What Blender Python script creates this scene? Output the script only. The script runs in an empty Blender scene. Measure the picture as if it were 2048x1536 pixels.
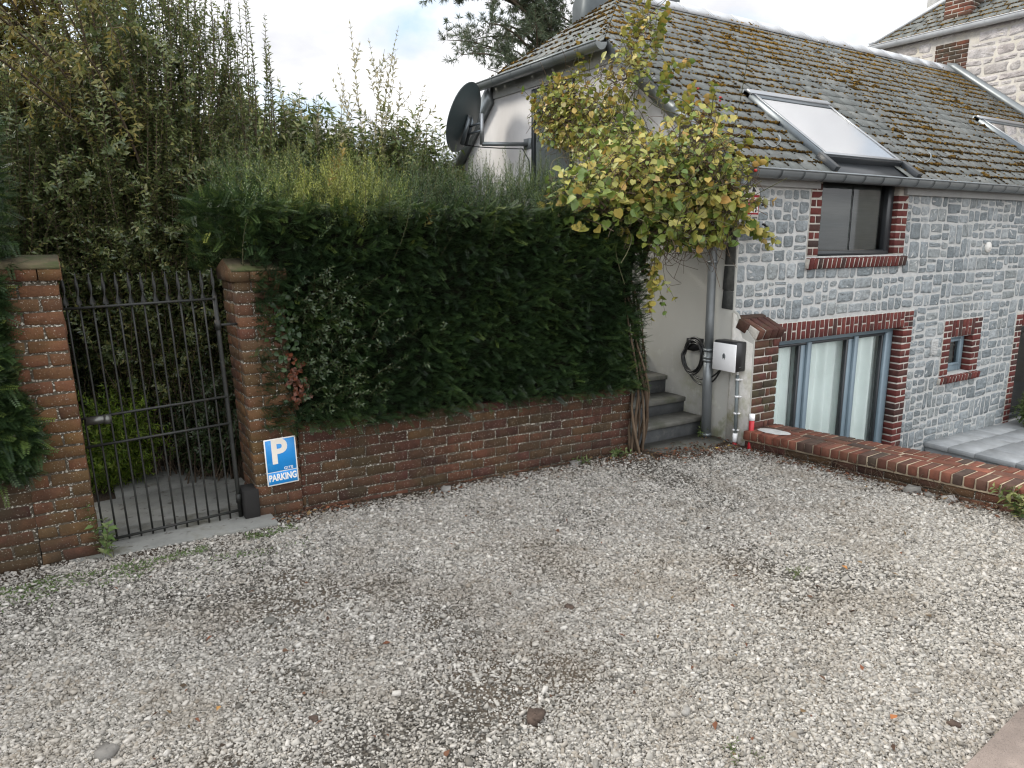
import bpy, math, random
import numpy as np
from mathutils import Matrix, Vector, noise as mnoise
rng = np.random.default_rng(7)
random.seed(7)
R_ = math.radians
S = bpy.context.scene
COL = S.collection

# ---------------------------------------------------------------- camera, sky, sun, exposure
# world axes: X along the house front, Y into the house, origin at the house corner
CAM = np.array([-5.253, -4.531, 1.65])
YAW, PITCH, ROLL = R_(32.2), R_(11.551), R_(-0.137)
def cam_rows():
    cp, sp, cr, sr = math.cos(PITCH), math.sin(PITCH), math.cos(ROLL), math.sin(ROLL)
    rz = np.array([[math.cos(YAW), -math.sin(YAW), 0], [math.sin(YAW), math.cos(YAW), 0], [0, 0, 1]])
    r0 = np.array([[1, 0, 0], [0, -sp, -cp], [0, cp, -sp]])
    rr = np.array([[cr, -sr, 0], [sr, cr, 0], [0, 0, 1]])
    return rr @ r0 @ rz
CR = cam_rows()
cd = bpy.data.cameras.new("camera")
cd.sensor_width = 36; cd.lens = 36 * 1438 / 2048; cd.clip_start = .05; cd.clip_end = 2000
co = bpy.data.objects.new("camera", cd); COL.objects.link(co)
M = Matrix.Identity(4)
for i in range(3):
    M[i][0] = CR[0][i]; M[i][1] = -CR[1][i]; M[i][2] = -CR[2][i]; M[i][3] = CAM[i]
co.matrix_world = M
S.camera = co

SUN_DIR = Vector((-.66, .62, .62)).normalized()      # towards the sun (hazy, behind the hedge)
w = bpy.data.worlds.new("World"); S.world = w; w.use_nodes = True
nt = w.node_tree; nt.nodes.clear()
def N(nt, t, **k):
    n = nt.nodes.new(t)
    for a, b in k.items(): setattr(n, a, b)
    return n
out = N(nt, 'ShaderNodeOutputWorld'); bg = N(nt, 'ShaderNodeBackground')
sky = N(nt, 'ShaderNodeTexSky'); sky.sky_type = 'NISHITA'; sky.sun_disc = False
sky.sun_elevation = math.asin(SUN_DIR.z); sky.sun_rotation = math.atan2(SUN_DIR.x, SUN_DIR.y)
tc = N(nt, 'ShaderNodeTexCoord'); sep = N(nt, 'ShaderNodeSeparateXYZ')
nt.links.new(tc.outputs['Generated'], sep.inputs[0])
addz = N(nt, 'ShaderNodeMath', operation='ADD'); addz.inputs[1].default_value = .35
nt.links.new(sep.outputs['Z'], addz.inputs[0])
dv = N(nt, 'ShaderNodeVectorMath', operation='DIVIDE')
cmb = N(nt, 'ShaderNodeCombineXYZ')
for i in range(3): nt.links.new(addz.outputs[0], cmb.inputs[i])
nt.links.new(tc.outputs['Generated'], dv.inputs[0]); nt.links.new(cmb.outputs[0], dv.inputs[1])
mp = N(nt, 'ShaderNodeMapping'); mp.inputs['Location'].default_value = (3.1, .7, 0); mp.inputs['Scale'].default_value = (1, 1, .35)
nt.links.new(dv.outputs[0], mp.inputs[0])
n1 = N(nt, 'ShaderNodeTexNoise'); n1.inputs['Scale'].default_value = 2.3; n1.inputs['Detail'].default_value = 7; n1.inputs['Roughness'].default_value = .52; n1.inputs['Distortion'].default_value = .35
n2 = N(nt, 'ShaderNodeTexNoise'); n2.inputs['Scale'].default_value = 3.7; n2.inputs['Detail'].default_value = 6
nt.links.new(mp.outputs[0], n1.inputs['Vector']); nt.links.new(mp.outputs[0], n2.inputs['Vector'])
r1 = N(nt, 'ShaderNodeValToRGB'); r1.color_ramp.elements[0].position = .32; r1.color_ramp.elements[1].position = .47
r2 = N(nt, 'ShaderNodeValToRGB'); r2.color_ramp.elements[0].position = .3; r2.color_ramp.elements[1].position = .62
r2.color_ramp.elements[0].color = (4.9, 4.95, 5.2, 1); r2.color_ramp.elements[1].color = (7.4, 7.4, 7.45, 1)
nt.links.new(n1.outputs[0], r1.inputs[0]); nt.links.new(n2.outputs[0], r2.inputs[0])
mx = N(nt, 'ShaderNodeMix', data_type='RGBA')
nt.links.new(r1.outputs[0], mx.inputs['Factor'])
hz = N(nt, 'ShaderNodeMix', data_type='RGBA'); hz.inputs['Factor'].default_value = .75
hz.inputs['B'].default_value = (4.4, 5.5, 6.6, 1)
nt.links.new(sky.outputs[0], hz.inputs['A'])
nt.links.new(hz.outputs['Result'], mx.inputs['A']); nt.links.new(r2.outputs[0], mx.inputs['B'])
# sky brightening added overhead and behind the camera to light gravel and facade
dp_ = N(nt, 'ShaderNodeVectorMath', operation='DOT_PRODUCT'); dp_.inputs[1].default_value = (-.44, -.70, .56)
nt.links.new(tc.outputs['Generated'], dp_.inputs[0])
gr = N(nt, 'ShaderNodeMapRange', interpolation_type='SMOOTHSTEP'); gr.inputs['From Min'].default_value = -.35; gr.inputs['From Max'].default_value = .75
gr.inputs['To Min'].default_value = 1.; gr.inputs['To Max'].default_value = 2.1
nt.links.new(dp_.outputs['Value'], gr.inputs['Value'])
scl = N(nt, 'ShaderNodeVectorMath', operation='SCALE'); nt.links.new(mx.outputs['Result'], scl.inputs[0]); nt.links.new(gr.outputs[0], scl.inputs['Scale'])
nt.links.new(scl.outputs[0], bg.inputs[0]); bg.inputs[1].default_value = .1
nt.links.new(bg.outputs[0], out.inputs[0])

sl = bpy.data.lights.new("sun", 'SUN'); sl.energy = 1.5; sl.angle = R_(12); sl.color = (1, .95, .86)
so = bpy.data.objects.new("sun", sl); COL.objects.link(so)
so.rotation_euler = SUN_DIR.to_track_quat('Z', 'Y').to_euler(); so.location = (-10, 10, 15)
S.view_settings.view_transform = 'Standard'; S.view_settings.look = 'None'
S.view_settings.exposure = 0.85; S.view_settings.gamma = 1; S.view_settings.use_curve_mapping = False
S.cycles.max_bounces = 6; S.cycles.transparent_max_bounces = 12
S.cycles.use_denoising = True; S.cycles.denoising_prefilter = 'ACCURATE'; S.cycles.use_adaptive_sampling = False; S.cycles.sampling_pattern = 'BLUE_NOISE'; S.cycles.filter_width = 1.2; S.cycles.sample_clamp_indirect = 3.0

# ---------------------------------------------------------------- helpers
FW = np.array([math.sin(YAW), math.cos(YAW)])
def ground_z(u, v):
    f = FW[0] * (u - CAM[0]) + FW[1] * (v - CAM[1])
    return -.04 * np.clip(f, -3, 9)

class MB:
    """collects vertex blocks, faces and one random number per vertex"""
    def __init__(s): s.V = []; s.F = {}; s.r = []; s.n = 0
    def add(s, V, faces, r=0.5):
        V = np.asarray(V, float).reshape(-1, 3)
        s.V.append(V)
        rr = np.full(len(V), r, float) if np.isscalar(r) else np.asarray(r, float)
        s.r.append(rr)
        for f in faces:
            f = np.asarray(f, int)
            if f.ndim == 1: f = f[None]
            if f.size: s.F.setdefault(f.shape[1], []).append(f + s.n)
        s.n += len(V)
    def box(s, x0, x1, y0, y1, z0, z1, r=.5, c=.003, jit=0., rot=None, piv=None):
        h = np.array([x1 - x0, y1 - y0, z1 - z0]) / 2
        c = min(c, h.min() * .6)
        V = BT_S * h - BT_S * c * BT_M
        if jit: V = V + np.repeat(rng.normal(0, jit, (8, 3)), 3, 0) * BT_K
        cen = np.array([x0 + x1, y0 + y1, z0 + z1]) / 2
        V = V + cen
        if rot is not None:
            p = cen if piv is None else np.asarray(piv, float)
            V = (V - p) @ np.asarray(rot).T + p
        s.add(V, [BT_Q, BT_E, BT_T], r)
    def tube(s, pts, rad, n=8, r=.5, caps=True):
        pts = np.asarray(pts, float); m = len(pts)
        rad = np.full(m, rad, float) if np.isscalar(rad) else np.asarray(rad, float)
        t = np.gradient(pts, axis=0); t /= np.linalg.norm(t, axis=1)[:, None] + 1e-9
        ref = np.array([0, 0, 1.]) if abs(t[0][2]) < .9 else np.array([1., 0, 0])
        V = []
        for i in range(m):
            a = np.cross(t[i], ref); a /= np.linalg.norm(a) + 1e-9; b = np.cross(t[i], a)
            ref = np.cross(a, t[i])
            an = np.arange(n) * 2 * math.pi / n
            V.append(pts[i] + rad[i] * (np.cos(an)[:, None] * a + np.sin(an)[:, None] * b))
        V = np.concatenate(V)
        i, j = np.meshgrid(np.arange(m - 1), np.arange(n), indexing='ij'); i = i.ravel(); j = j.ravel(); k = (j + 1) % n
        F = [np.stack([i * n + j, i * n + k, (i + 1) * n + k, (i + 1) * n + j], 1)]
        if caps: F += [np.arange(n)[::-1], np.arange(n) + (m - 1) * n]
        s.add(V, F, r)
    def quad(s, a, b, c, d, r=.5): s.add([a, b, c, d], [[0, 1, 2, 3]], r)
    def pane(s, x0, x1, y, z0, z1): s.quad((x0, y, z0), (x1, y, z0), (x1, y, z1), (x0, y, z1))
    def poly_prism(s, pts2, axis, a, b, r=.5):
        """closed 2D outline extruded along axis from a to b"""
        n = len(pts2); V = []
        for q in (a, b):
            for p in pts2:
                x = list(p); x.insert(axis, q); V.append(x)
        F = [list(range(n)), list(range(2 * n - 1, n - 1, -1))]
        F += [[i, i + n, (i + 1) % n + n, (i + 1) % n] for i in range(n)]
        s.add(V, F, r)
    def build(s, name, m, parent=None, smooth=False, loc=None):
        V = np.concatenate(s.V).astype(np.float32); r = np.concatenate(s.r).astype(np.float32)
        if loc is not None: V = V - np.asarray(loc, np.float32)
        me = bpy.data.meshes.new(name)
        me.vertices.add(len(V)); me.vertices.foreach_set('co', V.ravel())
        idx = []; st = []; o = 0
        for k, fl in s.F.items():
            f = np.concatenate(fl); idx.append(f.ravel()); st.append(o + np.arange(len(f)) * k); o += f.size
        idx = np.concatenate(idx).astype(np.int32); st = np.concatenate(st).astype(np.int32)
        me.loops.add(len(idx)); me.loops.foreach_set('vertex_index', idx)
        me.polygons.add(len(st)); me.polygons.foreach_set('loop_start', st)
        me.update(calc_edges=True)
        at = me.attributes.new('rnd', 'FLOAT', 'POINT'); at.data.foreach_set('value', r)
        if smooth: me.polygons.foreach_set('use_smooth', np.ones(len(st), bool))
        me.materials.append(m)
        o = bpy.data.objects.new(name, me); COL.objects.link(o)
        if loc is not None: o.location = loc
        if parent is not None:
            o.parent = parent
            o.location = (Vector(loc) if loc is not None else Vector((0, 0, 0))) - world_loc(parent)
        return o

def world_loc(o):
    l = o.location.copy()
    while o.parent: o = o.parent; l = l + o.location
    return l

# chamfered-box template
_S, _M, _K = [], [], []
_cid = {}
for ci, (sx, sy, sz) in enumerate([(x, y, z) for x in (-1, 1) for y in (-1, 1) for z in (-1, 1)]):
    _cid[(sx, sy, sz)] = ci
    for k in range(3):
        _S.append((sx, sy, sz)); _M.append([0 if a == k else 1 for a in range(3)]); _K.append((1, 1, 1))
BT_S = np.array(_S, float); BT_M = np.array(_M, float); BT_K = np.array(_K, float)
_P = BT_S - BT_S * .1 * BT_M
def _orient(f):
    p = _P[f]; n = np.cross(p[1] - p[0], p[2] - p[0])
    return f if n @ p.mean(0) > 0 else f[::-1]
_q, _e, _t = [], [], []
for k in range(3):
    a, b = [i for i in range(3) if i != k]
    for sg in (-1, 1):
        f = []
        for sa, sb in ((-1, -1), (1, -1), (1, 1), (-1, 1)):
            c = [0, 0, 0]; c[k] = sg; c[a] = sa; c[b] = sb; f.append(_cid[tuple(c)] * 3 + k)
        _q.append(_orient(f))
    for sa in (-1, 1):
        for sb in (-1, 1):
            c1 = [0, 0, 0]; c1[k] = -1; c1[a] = sa; c1[b] = sb; c2 = list(c1); c2[k] = 1
            i, j = _cid[tuple(c1)] * 3, _cid[tuple(c2)] * 3
            _e.append(_orient([i + a, i + b, j + b, j + a]))
for c in range(8): _t.append(_orient([c * 3, c * 3 + 1, c * 3 + 2]))
BT_Q, BT_E, BT_T = np.array(_q), np.array(_e), np.array(_t)

def tag(o, label=None, cat=None, group=None, kind=None):
    if label: o['label'] = label
    if cat: o['category'] = cat
    if group: o['group'] = group
    if kind: o['kind'] = kind
    return o
def empty(name, loc=(0, 0, 0), parent=None):
    o = bpy.data.objects.new(name, None); COL.objects.link(o); o.location = loc; o.empty_display_size = .1
    if parent is not None:
        o.parent = parent; o.location = Vector(loc) - world_loc(parent)
    return o
def rotm(ax, deg):
    return np.array(Matrix.Rotation(R_(deg), 3, ax))

# ---------------------------------------------------------------- materials
MATS = {}
def mat(name, ramp, rough=.8, attr=True, n_scale=8., n_amt=.25, bump=0., b_scale=60., spec=.35, transl=0., metal=0.,
        spots=None, noise_detail=5., coords='Object', b_dist=.01, stretch=None):
    """ramp: colours over the per-piece random number; n_amt: value mottling; spots: list of (scale, lo, hi, colour, amount[, zlo, zhi])"""
    m = bpy.data.materials.new(name); m.use_nodes = True; t = m.node_tree; t.nodes.clear()
    o = N(t, 'ShaderNodeOutputMaterial'); p = N(t, 'ShaderNodeBsdfPrincipled')
    p.inputs['Roughness'].default_value = rough; p.inputs['Specular IOR Level'].default_value = spec; p.inputs['Metallic'].default_value = metal
    L = t.links.new
    geo = N(t, 'ShaderNodeNewGeometry')
    cr = N(t, 'ShaderNodeValToRGB'); e = cr.color_ramp.elements
    e[0].position = 0; e[0].color = (*ramp[0], 1); e[1].position = 1; e[1].color = (*ramp[-1], 1)
    for i in range(1, len(ramp) - 1):
        q = e.new(i / (len(ramp) - 1)); q.color = (*ramp[i], 1)
    if attr:
        a = N(t, 'ShaderNodeAttribute'); a.attribute_name = 'rnd'; L(a.outputs['Fac'], cr.inputs[0])
    vec = geo.outputs['Position']
    if stretch:
        mpn = N(t, 'ShaderNodeMapping'); mpn.inputs['Scale'].default_value = stretch; L(vec, mpn.inputs[0]); vec = mpn.outputs[0]
    nz = N(t, 'ShaderNodeTexNoise'); nz.inputs['Scale'].default_value = n_scale; nz.inputs['Detail'].default_value = noise_detail; nz.inputs['Roughness'].default_value = .6
    L(vec, nz.inputs['Vector'])
    mr = N(t, 'ShaderNodeMapRange'); mr.inputs['From Min'].default_value = .25; mr.inputs['From Max'].default_value = .75
    mr.inputs['To Min'].default_value = 1 - n_amt; mr.inputs['To Max'].default_value = 1 + n_amt
    L(nz.outputs['Fac'], mr.inputs['Value'])
    ml = N(t, 'ShaderNodeVectorMath', operation='SCALE'); L(cr.outputs[0], ml.inputs[0]); L(mr.outputs[0], ml.inputs['Scale'])
    colr = ml.outputs[0]
    for sp in spots or []:
        sc, lo, hi, c, amt = sp[:5]
        sn = N(t, 'ShaderNodeTexNoise'); sn.inputs['Scale'].default_value = sc; sn.inputs['Detail'].default_value = 4 if sc < 40 else 1; sn.inputs['Roughness'].default_value = .65
        L(geo.outputs['Position'], sn.inputs['Vector'])
        sr_ = N(t, 'ShaderNodeMapRange'); sr_.inputs['From Min'].default_value = lo; sr_.inputs['From Max'].default_value = hi
        sr_.inputs['To Max'].default_value = amt; L(sn.outputs['Fac'], sr_.inputs['Value'])
        fac = sr_.outputs[0]
        if len(sp) > 5:
            sx = N(t, 'ShaderNodeSeparateXYZ'); L(geo.outputs['Position'], sx.inputs[0])
            zr = N(t, 'ShaderNodeMapRange'); zr.inputs['From Min'].default_value = sp[5]; zr.inputs['From Max'].default_value = sp[6]
            L(sx.outputs[sp[7] if len(sp) > 7 else 2], zr.inputs['Value'])
            mm = N(t, 'ShaderNodeMath', operation='MULTIPLY'); L(fac, mm.inputs[0]); L(zr.outputs[0], mm.inputs[1]); fac = mm.outputs[0]
        mxn = N(t, 'ShaderNodeMix', data_type='RGBA'); L(fac, mxn.inputs['Factor']); L(colr, mxn.inputs['A']); mxn.inputs['B'].default_value = (*c, 1)
        colr = mxn.outputs['Result']
    L(colr, p.inputs['Base Color'])
    if bump:
        bn = N(t, 'ShaderNodeTexNoise'); bn.inputs['Scale'].default_value = b_scale; bn.inputs['Detail'].default_value = 6; bn.inputs['Roughness'].default_value = .65
        L(vec, bn.inputs['Vector'])
        b = N(t, 'ShaderNodeBump'); b.inputs['Strength'].default_value = bump; b.inputs['Distance'].default_value = b_dist
        L(bn.outputs['Fac'], b.inputs['Height']); L(b.outputs[0], p.inputs['Normal'])
    if transl:
        tr = N(t, 'ShaderNodeBsdfTranslucent'); L(colr, tr.inputs[0])
        ms = N(t, 'ShaderNodeMixShader'); ms.inputs[0].default_value = transl
        L(p.outputs[0], ms.inputs[1]); L(tr.outputs[0], ms.inputs[2]); L(ms.outputs[0], o.inputs[0])
    else:
        L(p.outputs[0], o.inputs[0])
    MATS[name] = m
    return m

WHITE_SPECK = (38, .585, .62, (.55, .52, .46), .9)
m_oldbrick = mat('weathered_brick', [(.034, .015, .010), (.062, .025, .016), (.085, .034, .018), (.048, .030, .014), (.060, .022, .016), (.075, .042, .018)], .9, n_scale=14, n_amt=.4,
                 bump=.6, b_scale=90, spots=[(2.6, .5, .7, (.055, .038, .016), .7), (1.3, .55, .75, (.03, .03, .02), .6), (120, .68, .73, (.5, .47, .4), .5)])
m_pillarbrick = mat('pillar_brick', [(.058, .027, .015), (.105, .045, .023), (.135, .058, .029), (.08, .048, .022), (.095, .036, .021), (.125, .068, .028)], .9, n_scale=14, n_amt=.4, bump=.6, b_scale=90, spots=[(2.6, .48, .68, (.11, .065, .018), .75), (1.3, .52, .72, (.05, .036, .022), .6), (120, .68, .73, (.5, .47, .4), .5), (3, .3, .6, (.03, .024, .016), .8, .3, -.2)])
m_mosscap = mat('mossy_cap', [(.085, .07, .04), (.11, .09, .05)], .95, n_scale=14, n_amt=.4, bump=.6, b_scale=60, spots=[(6, .45, .6, (.05, .065, .02), .8)])
m_oldmortar = mat('weathered_mortar', [(.085, .07, .05)], .95, n_scale=20, n_amt=.5, bump=.8, b_scale=120, spots=[(85, .56, .62, (.55, .52, .45), .85), (3, .5, .65, (.04, .032, .022), .7)])
m_redbrick = mat('red_brick', [(.075, .018, .015), (.115, .026, .021), (.092, .021, .018), (.042, .026, .022), (.14, .036, .028), (.105, .024, .019)], .85, n_scale=18, n_amt=.3, bump=.4, b_scale=110, spots=[(9, .62, .8, (.22, .12, .1), .5)])
m_pierbrick = mat('pier_brick', [(.06, .025, .019), (.095, .034, .026), (.075, .028, .021), (.042, .034, .022), (.11, .044, .03)], .9, n_scale=18, n_amt=.35, bump=.5, b_scale=100,
                  spots=[(5, .5, .72, (.075, .07, .03), .7)])
m_capbrick = mat('orange_cap_brick', [(.11, .034, .022), (.19, .06, .034), (.14, .043, .026), (.06, .042, .033), (.22, .076, .046), (.16, .052, .031)], .9, n_scale=16, n_amt=.35, bump=.5, b_scale=100,
                 spots=[(4, .55, .72, (.06, .055, .03), .7), (2.5, .42, .6, (.05, .04, .025), .95, -1.3, -.2, 1), (3, .3, .6, (.05, .03, .02), .5)])
m_whitemortar = mat('pale_mortar', [(.46, .43, .38)], .95, n_scale=20, n_amt=.2, bump=.6, b_scale=120)
m_capmortar = mat('sandy_mortar', [(.42, .34, .24)], .95, n_scale=20, n_amt=.35, bump=.6, b_scale=120, spots=[(5, .5, .65, (.1, .08, .05), .8)])
m_stone = mat('blue_grey_stone', [(.20, .225, .233), (.275, .30, .308), (.35, .37, .372), (.235, .26, .27), (.31, .328, .322), (.18, .202, .21), (.29, .317, .325)], .8, n_scale=16, n_amt=.28, bump=1., b_scale=22, b_dist=.03,
              spots=[(11, .58, .72, (.42, .43, .41), .6), (30, .62, .7, (.09, .1, .1), .5), (1.6, .5, .7, (.13, .145, .14), .45)])
m_stonemortar = mat('light_pointing', [(.46, .457, .44)], .95, n_scale=14, n_amt=.2, bump=.7, b_scale=70, spots=[(2, .5, .7, (.42, .42, .39), .6)])
m_quoin = mat('dark_quoin_stone', [(.045, .047, .045), (.065, .066, .06)], .9, n_scale=20, n_amt=.4, bump=.6, b_scale=40)
m_palestone = mat('pale_rubble_stone', [(.38, .34, .325), (.46, .43, .415), (.33, .30, .28), (.43, .395, .385), (.5, .465, .45)], .9, n_scale=7, n_amt=.3, bump=1., b_scale=18, b_dist=.03, spots=[(9, .55, .72, (.3, .26, .22), .6)])
m_palemortar = mat('pale_lime_mortar', [(.44, .41, .37)], .95, n_scale=8, n_amt=.25, bump=.8, b_scale=40, spots=[(4, .5, .7, (.4, .36, .27), .6)])
m_render = mat('grey_render', [(.50, .48, .465)], .95, attr=True, n_scale=2.2, n_amt=.12, bump=.25, b_scale=160, stretch=(1, 1, .35),
               spots=[(1., .1, .3, (.31, .305, .27), .85, 2.6, 1.3), (3.2, .5, .68, (.2, .21, .11), .8, .55, -.2), (9, .55, .7, (.6, .58, .53), .35, .9, -.1), (6, .5, .65, (.13, .13, .085), .7, .1, -.3)])
m_whiterender = mat('white_render', [(.55, .53, .49)], .95, n_scale=6, n_amt=.2, bump=.5, b_scale=60, spots=[(5, .45, .62, (.23, .22, .1), .8, .75, .0), (12, .5, .65, (.3, .28, .22), .5)])
m_slate = mat('roof_slate', [(.085, .093, .086), (.13, .138, .128), (.105, .113, .106), (.155, .158, .144), (.095, .104, .098)], .6, n_scale=9, n_amt=.35, bump=.35, b_scale=45, spec=.5,
              spots=[(16, .62, .7, (.25, .25, .22), .5)])
m_moss = mat('roof_moss', [(.014, .011, .007), (.030, .020, .008), (.068, .04, .010), (.12, .07, .014), (.22, .125, .024)], 1., n_scale=60, n_amt=.4, spec=.1)
m_zinc = mat('zinc', [(.2, .215, .22)], .42, n_scale=5, n_amt=.15, metal=.55, spec=.5, bump=.05, b_scale=12)
m_palezinc = mat('bright_zinc', [(.5, .51, .52)], .45, n_scale=5, n_amt=.15, metal=.15, spec=.5)
m_darkzinc = mat('dark_zinc', [(.075, .085, .088)], .5, n_scale=6, n_amt=.2, metal=.3)
m_board = mat('painted_board', [(.33, .33, .32)], .6, n_scale=9, n_amt=.1)
m_blueframe = mat('blue_grey_paint', [(.165, .22, .255)], .35, n_scale=9, n_amt=.06, spec=.5)
m_darkframe = mat('anthracite_frame', [(.022, .025, .028)], .35, n_scale=9, n_amt=.1, spec=.5)
m_alu = mat('grey_aluminium', [(.11, .125, .135)], .35, n_scale=9, n_amt=.1, metal=.5, spec=.5)
m_alulight = mat('brushed_aluminium', [(.32, .33, .34)], .4, n_scale=9, n_amt=.06, metal=.8)
m_blind = mat('grey_screen', [(.12, .125, .122)], .8, n_scale=3, n_amt=.15, stretch=(1, 1, 30))
m_curtain = mat('sheer_curtain', [(.86, .91, .89)], .9, n_scale=3, n_amt=.06)
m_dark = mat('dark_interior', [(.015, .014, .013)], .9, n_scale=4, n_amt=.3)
m_iron = mat('wrought_iron', [(.013, .014, .012)], .55, n_scale=30, n_amt=.5, spec=.45, bump=.3, b_scale=150, spots=[(25, .55, .7, (.045, .03, .018), .5)])
m_lock = mat('lock_steel', [(.12, .12, .11)], .35, n_scale=30, n_amt=.3, metal=.7)
m_step = mat('step_concrete', [(.10, .098, .085), (.13, .125, .11)], .9, n_scale=6, n_amt=.35, bump=.4, b_scale=70, spots=[(5, .5, .68, (.06, .065, .04), .7)])
m_riser = mat('riser_slate', [(.05, .052, .052)], .85, n_scale=7, n_amt=.4, bump=.3, b_scale=60, spots=[(8, .55, .7, (.11, .11, .1), .5)])
m_path = mat('path_concrete', [(.19, .19, .175)], .95, n_scale=4, n_amt=.35, bump=.5, b_scale=60, spots=[(4, .52, .68, (.09, .085, .06), .8), (14, .6, .68, (.05, .04, .03), .7)])
m_pave = mat('pink_paving', [(.27, .222, .195), (.31, .258, .228)], .9, n_scale=9, n_amt=.25, bump=.5, b_scale=160, spots=[(4, .5, .7, (.19, .155, .13), .6), (160, .6, .68, (.13, .11, .1), .5)])
m_terr = mat('slate_terrace', [(.30, .31, .315), (.35, .36, .36), (.32, .33, .335)], .55, n_scale=5, n_amt=.25, bump=.3, b_scale=30)
m_white = mat('white_plastic', [(.84, .83, .82)], .35, n_scale=3, n_amt=.03, spec=.5)
m_black = mat('black_plastic', [(.012, .012, .013)], .4, n_scale=3, n_amt=.1, spec=.5)
m_cable = mat('black_cable', [(.01, .01, .01)], .38, n_scale=3, n_amt=.1, spec=.5)
m_emblem = mat('grey_print', [(.13, .14, .14)], .5, n_scale=3, n_amt=.05)
m_signblue = mat('sign_blue', [(.012, .22, .56)], .4, n_scale=6, n_amt=.12, spec=.5, spots=[(14, .6, .72, (.06, .36, .68), .5)])
m_signwhite = mat('sign_white', [(.74, .71, .66)], .45, n_scale=9, n_amt=.05)
m_signcream = mat('sign_cream', [(.72, .66, .58)], .45, n_scale=9, n_amt=.05)
m_signred = mat('sign_red', [(.32, .012, .02)], .4, n_scale=9, n_amt=.06)
m_redpipe = mat('red_conduit', [(.42, .012, .02)], .4, n_scale=20, n_amt=.15, spec=.5)
m_greypipe = mat('grey_conduit', [(.15, .17, .17)], .5, n_scale=20, n_amt=.15)
m_dish = mat('dish_paint', [(.035, .048, .05)], .45, n_scale=5, n_amt=.12, spec=.4)
m_bark = mat('bark', [(.06, .042, .028), (.1, .075, .05)], .95, n_scale=20, n_amt=.5, bump=.7, b_scale=50, stretch=(1, 1, .2))
m_vinebark = mat('vine_bark', [(.055, .036, .022), (.12, .085, .055)], .95, n_scale=40, n_amt=.45, bump=.7, b_scale=60, stretch=(1, 1, .2))
m_twig = mat('dry_twig', [(.055, .036, .024), (.12, .085, .055)], .95, n_scale=30, n_amt=.3)
m_greentwig = mat('green_twig', [(.06, .06, .025), (.1, .09, .045)], .9, n_scale=30, n_amt=.3)
m_yew = mat('yew_needles', [(.010, .022, .009), (.021, .042, .014), (.044, .078, .022), (.12, .165, .035), (.28, .29, .06)], .42, n_scale=3, n_amt=.3, transl=.25, spec=.45)
m_yewcore = mat('yew_shade_core', [(.012, .013, .008)], 1., n_scale=14, n_amt=.5, spec=.05)  # near-black tone for the shade inside the hedges
m_privet = mat('privet_leaf', [(.052, .080, .033), (.095, .128, .048), (.145, .178, .065), (.215, .228, .082), (.34, .31, .11)], .28, n_scale=2, n_amt=.25, transl=.42, spec=.7)
m_olive = mat('olive_leaf', [(.11, .125, .035), (.17, .165, .045), (.26, .2, .055), (.14, .155, .05), (.36, .25, .07)], .45, n_scale=2, n_amt=.25, transl=.3, spec=.4)
m_laurel = mat('shrub_leaf', [(.05, .085, .026), (.09, .13, .038), (.14, .175, .055), (.21, .225, .08), (.3, .285, .11)], .4, n_scale=2, n_amt=.2, transl=.3, spec=.45)
m_sprout = mat('sprout_leaf', [(.22, .24, .13), (.36, .34, .22), (.5, .45, .32)], .4, n_scale=2, n_amt=.2, transl=.5, spec=.4)
m_fern = mat('sun_tinted_foliage', [(.08, .15, .016), (.15, .23, .024), (.24, .30, .04)], .5, n_scale=2, n_amt=.2, transl=.4)  # raised leaf colour stands in for sunlight reaching behind the gate
m_darkleaf = mat('shade_leaf', [(.018, .034, .013), (.034, .055, .02), (.06, .082, .028)], .4, n_scale=2, n_amt=.3, transl=.15, spec=.5)
m_pine = mat('pine_needles', [(.05, .075, .045), (.085, .11, .06), (.13, .14, .075)], .6, n_scale=2, n_amt=.2, transl=.15)
m_vine = mat('vine_leaf', [(.11, .17, .035), (.19, .235, .045), (.28, .28, .06), (.34, .31, .075), (.45, .35, .085), (.44, .25, .065), (.36, .36, .17)], .42, n_scale=14, n_amt=.2, transl=.22, spec=.45)
m_red = mat('red_fruit', [(.35, .02, .015)], .3, n_scale=3, n_amt=.1)
m_berry = mat('black_berry', [(.01, .01, .012)], .3, n_scale=3, n_amt=.1)
m_ivy = mat('ivy_leaf', [(.02, .045, .016), (.04, .07, .02), (.11, .035, .018), (.15, .05, .025)], .4, n_scale=5, n_amt=.2, transl=.15)
m_dryleaf = mat('fallen_leaf', [(.32, .2, .05), (.42, .3, .08), (.28, .07, .03), (.14, .07, .035)], .8, n_scale=30, n_amt=.3)
m_litter = mat('leaf_litter', [(.05, .03, .02), (.09, .05, .03), (.16, .06, .03), (.035, .025, .018), (.2, .13, .06)], .95, n_scale=30, n_amt=.4)
m_weed = mat('weed_leaf', [(.07, .12, .03), (.11, .16, .05), (.18, .2, .09)], .6, n_scale=5, n_amt=.2, transl=.25)
m_rock = mat('rubble_rock', [(.10, .095, .08), (.17, .16, .145), (.30, .285, .26)], .95, n_scale=16, n_amt=.35, bump=.8, b_scale=50)
m_barkchip = mat('bark_chip', [(.06, .04, .03), (.09, .065, .05)], .95, n_scale=40, n_amt=.5, bump=.9, b_scale=60)
m_gstone = mat('gravel_chips', [(.10, .093, .080), (.26, .243, .213), (.36, .338, .300), (.42, .393, .350), (.20, .186, .165), (.51, .482, .438), (.29, .258, .215), (.165, .138, .106)], .9, n_scale=55, n_amt=.22, spec=.3,
               spots=[(2.4, .5, .64, (.18, .145, .105), .34)])

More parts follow.
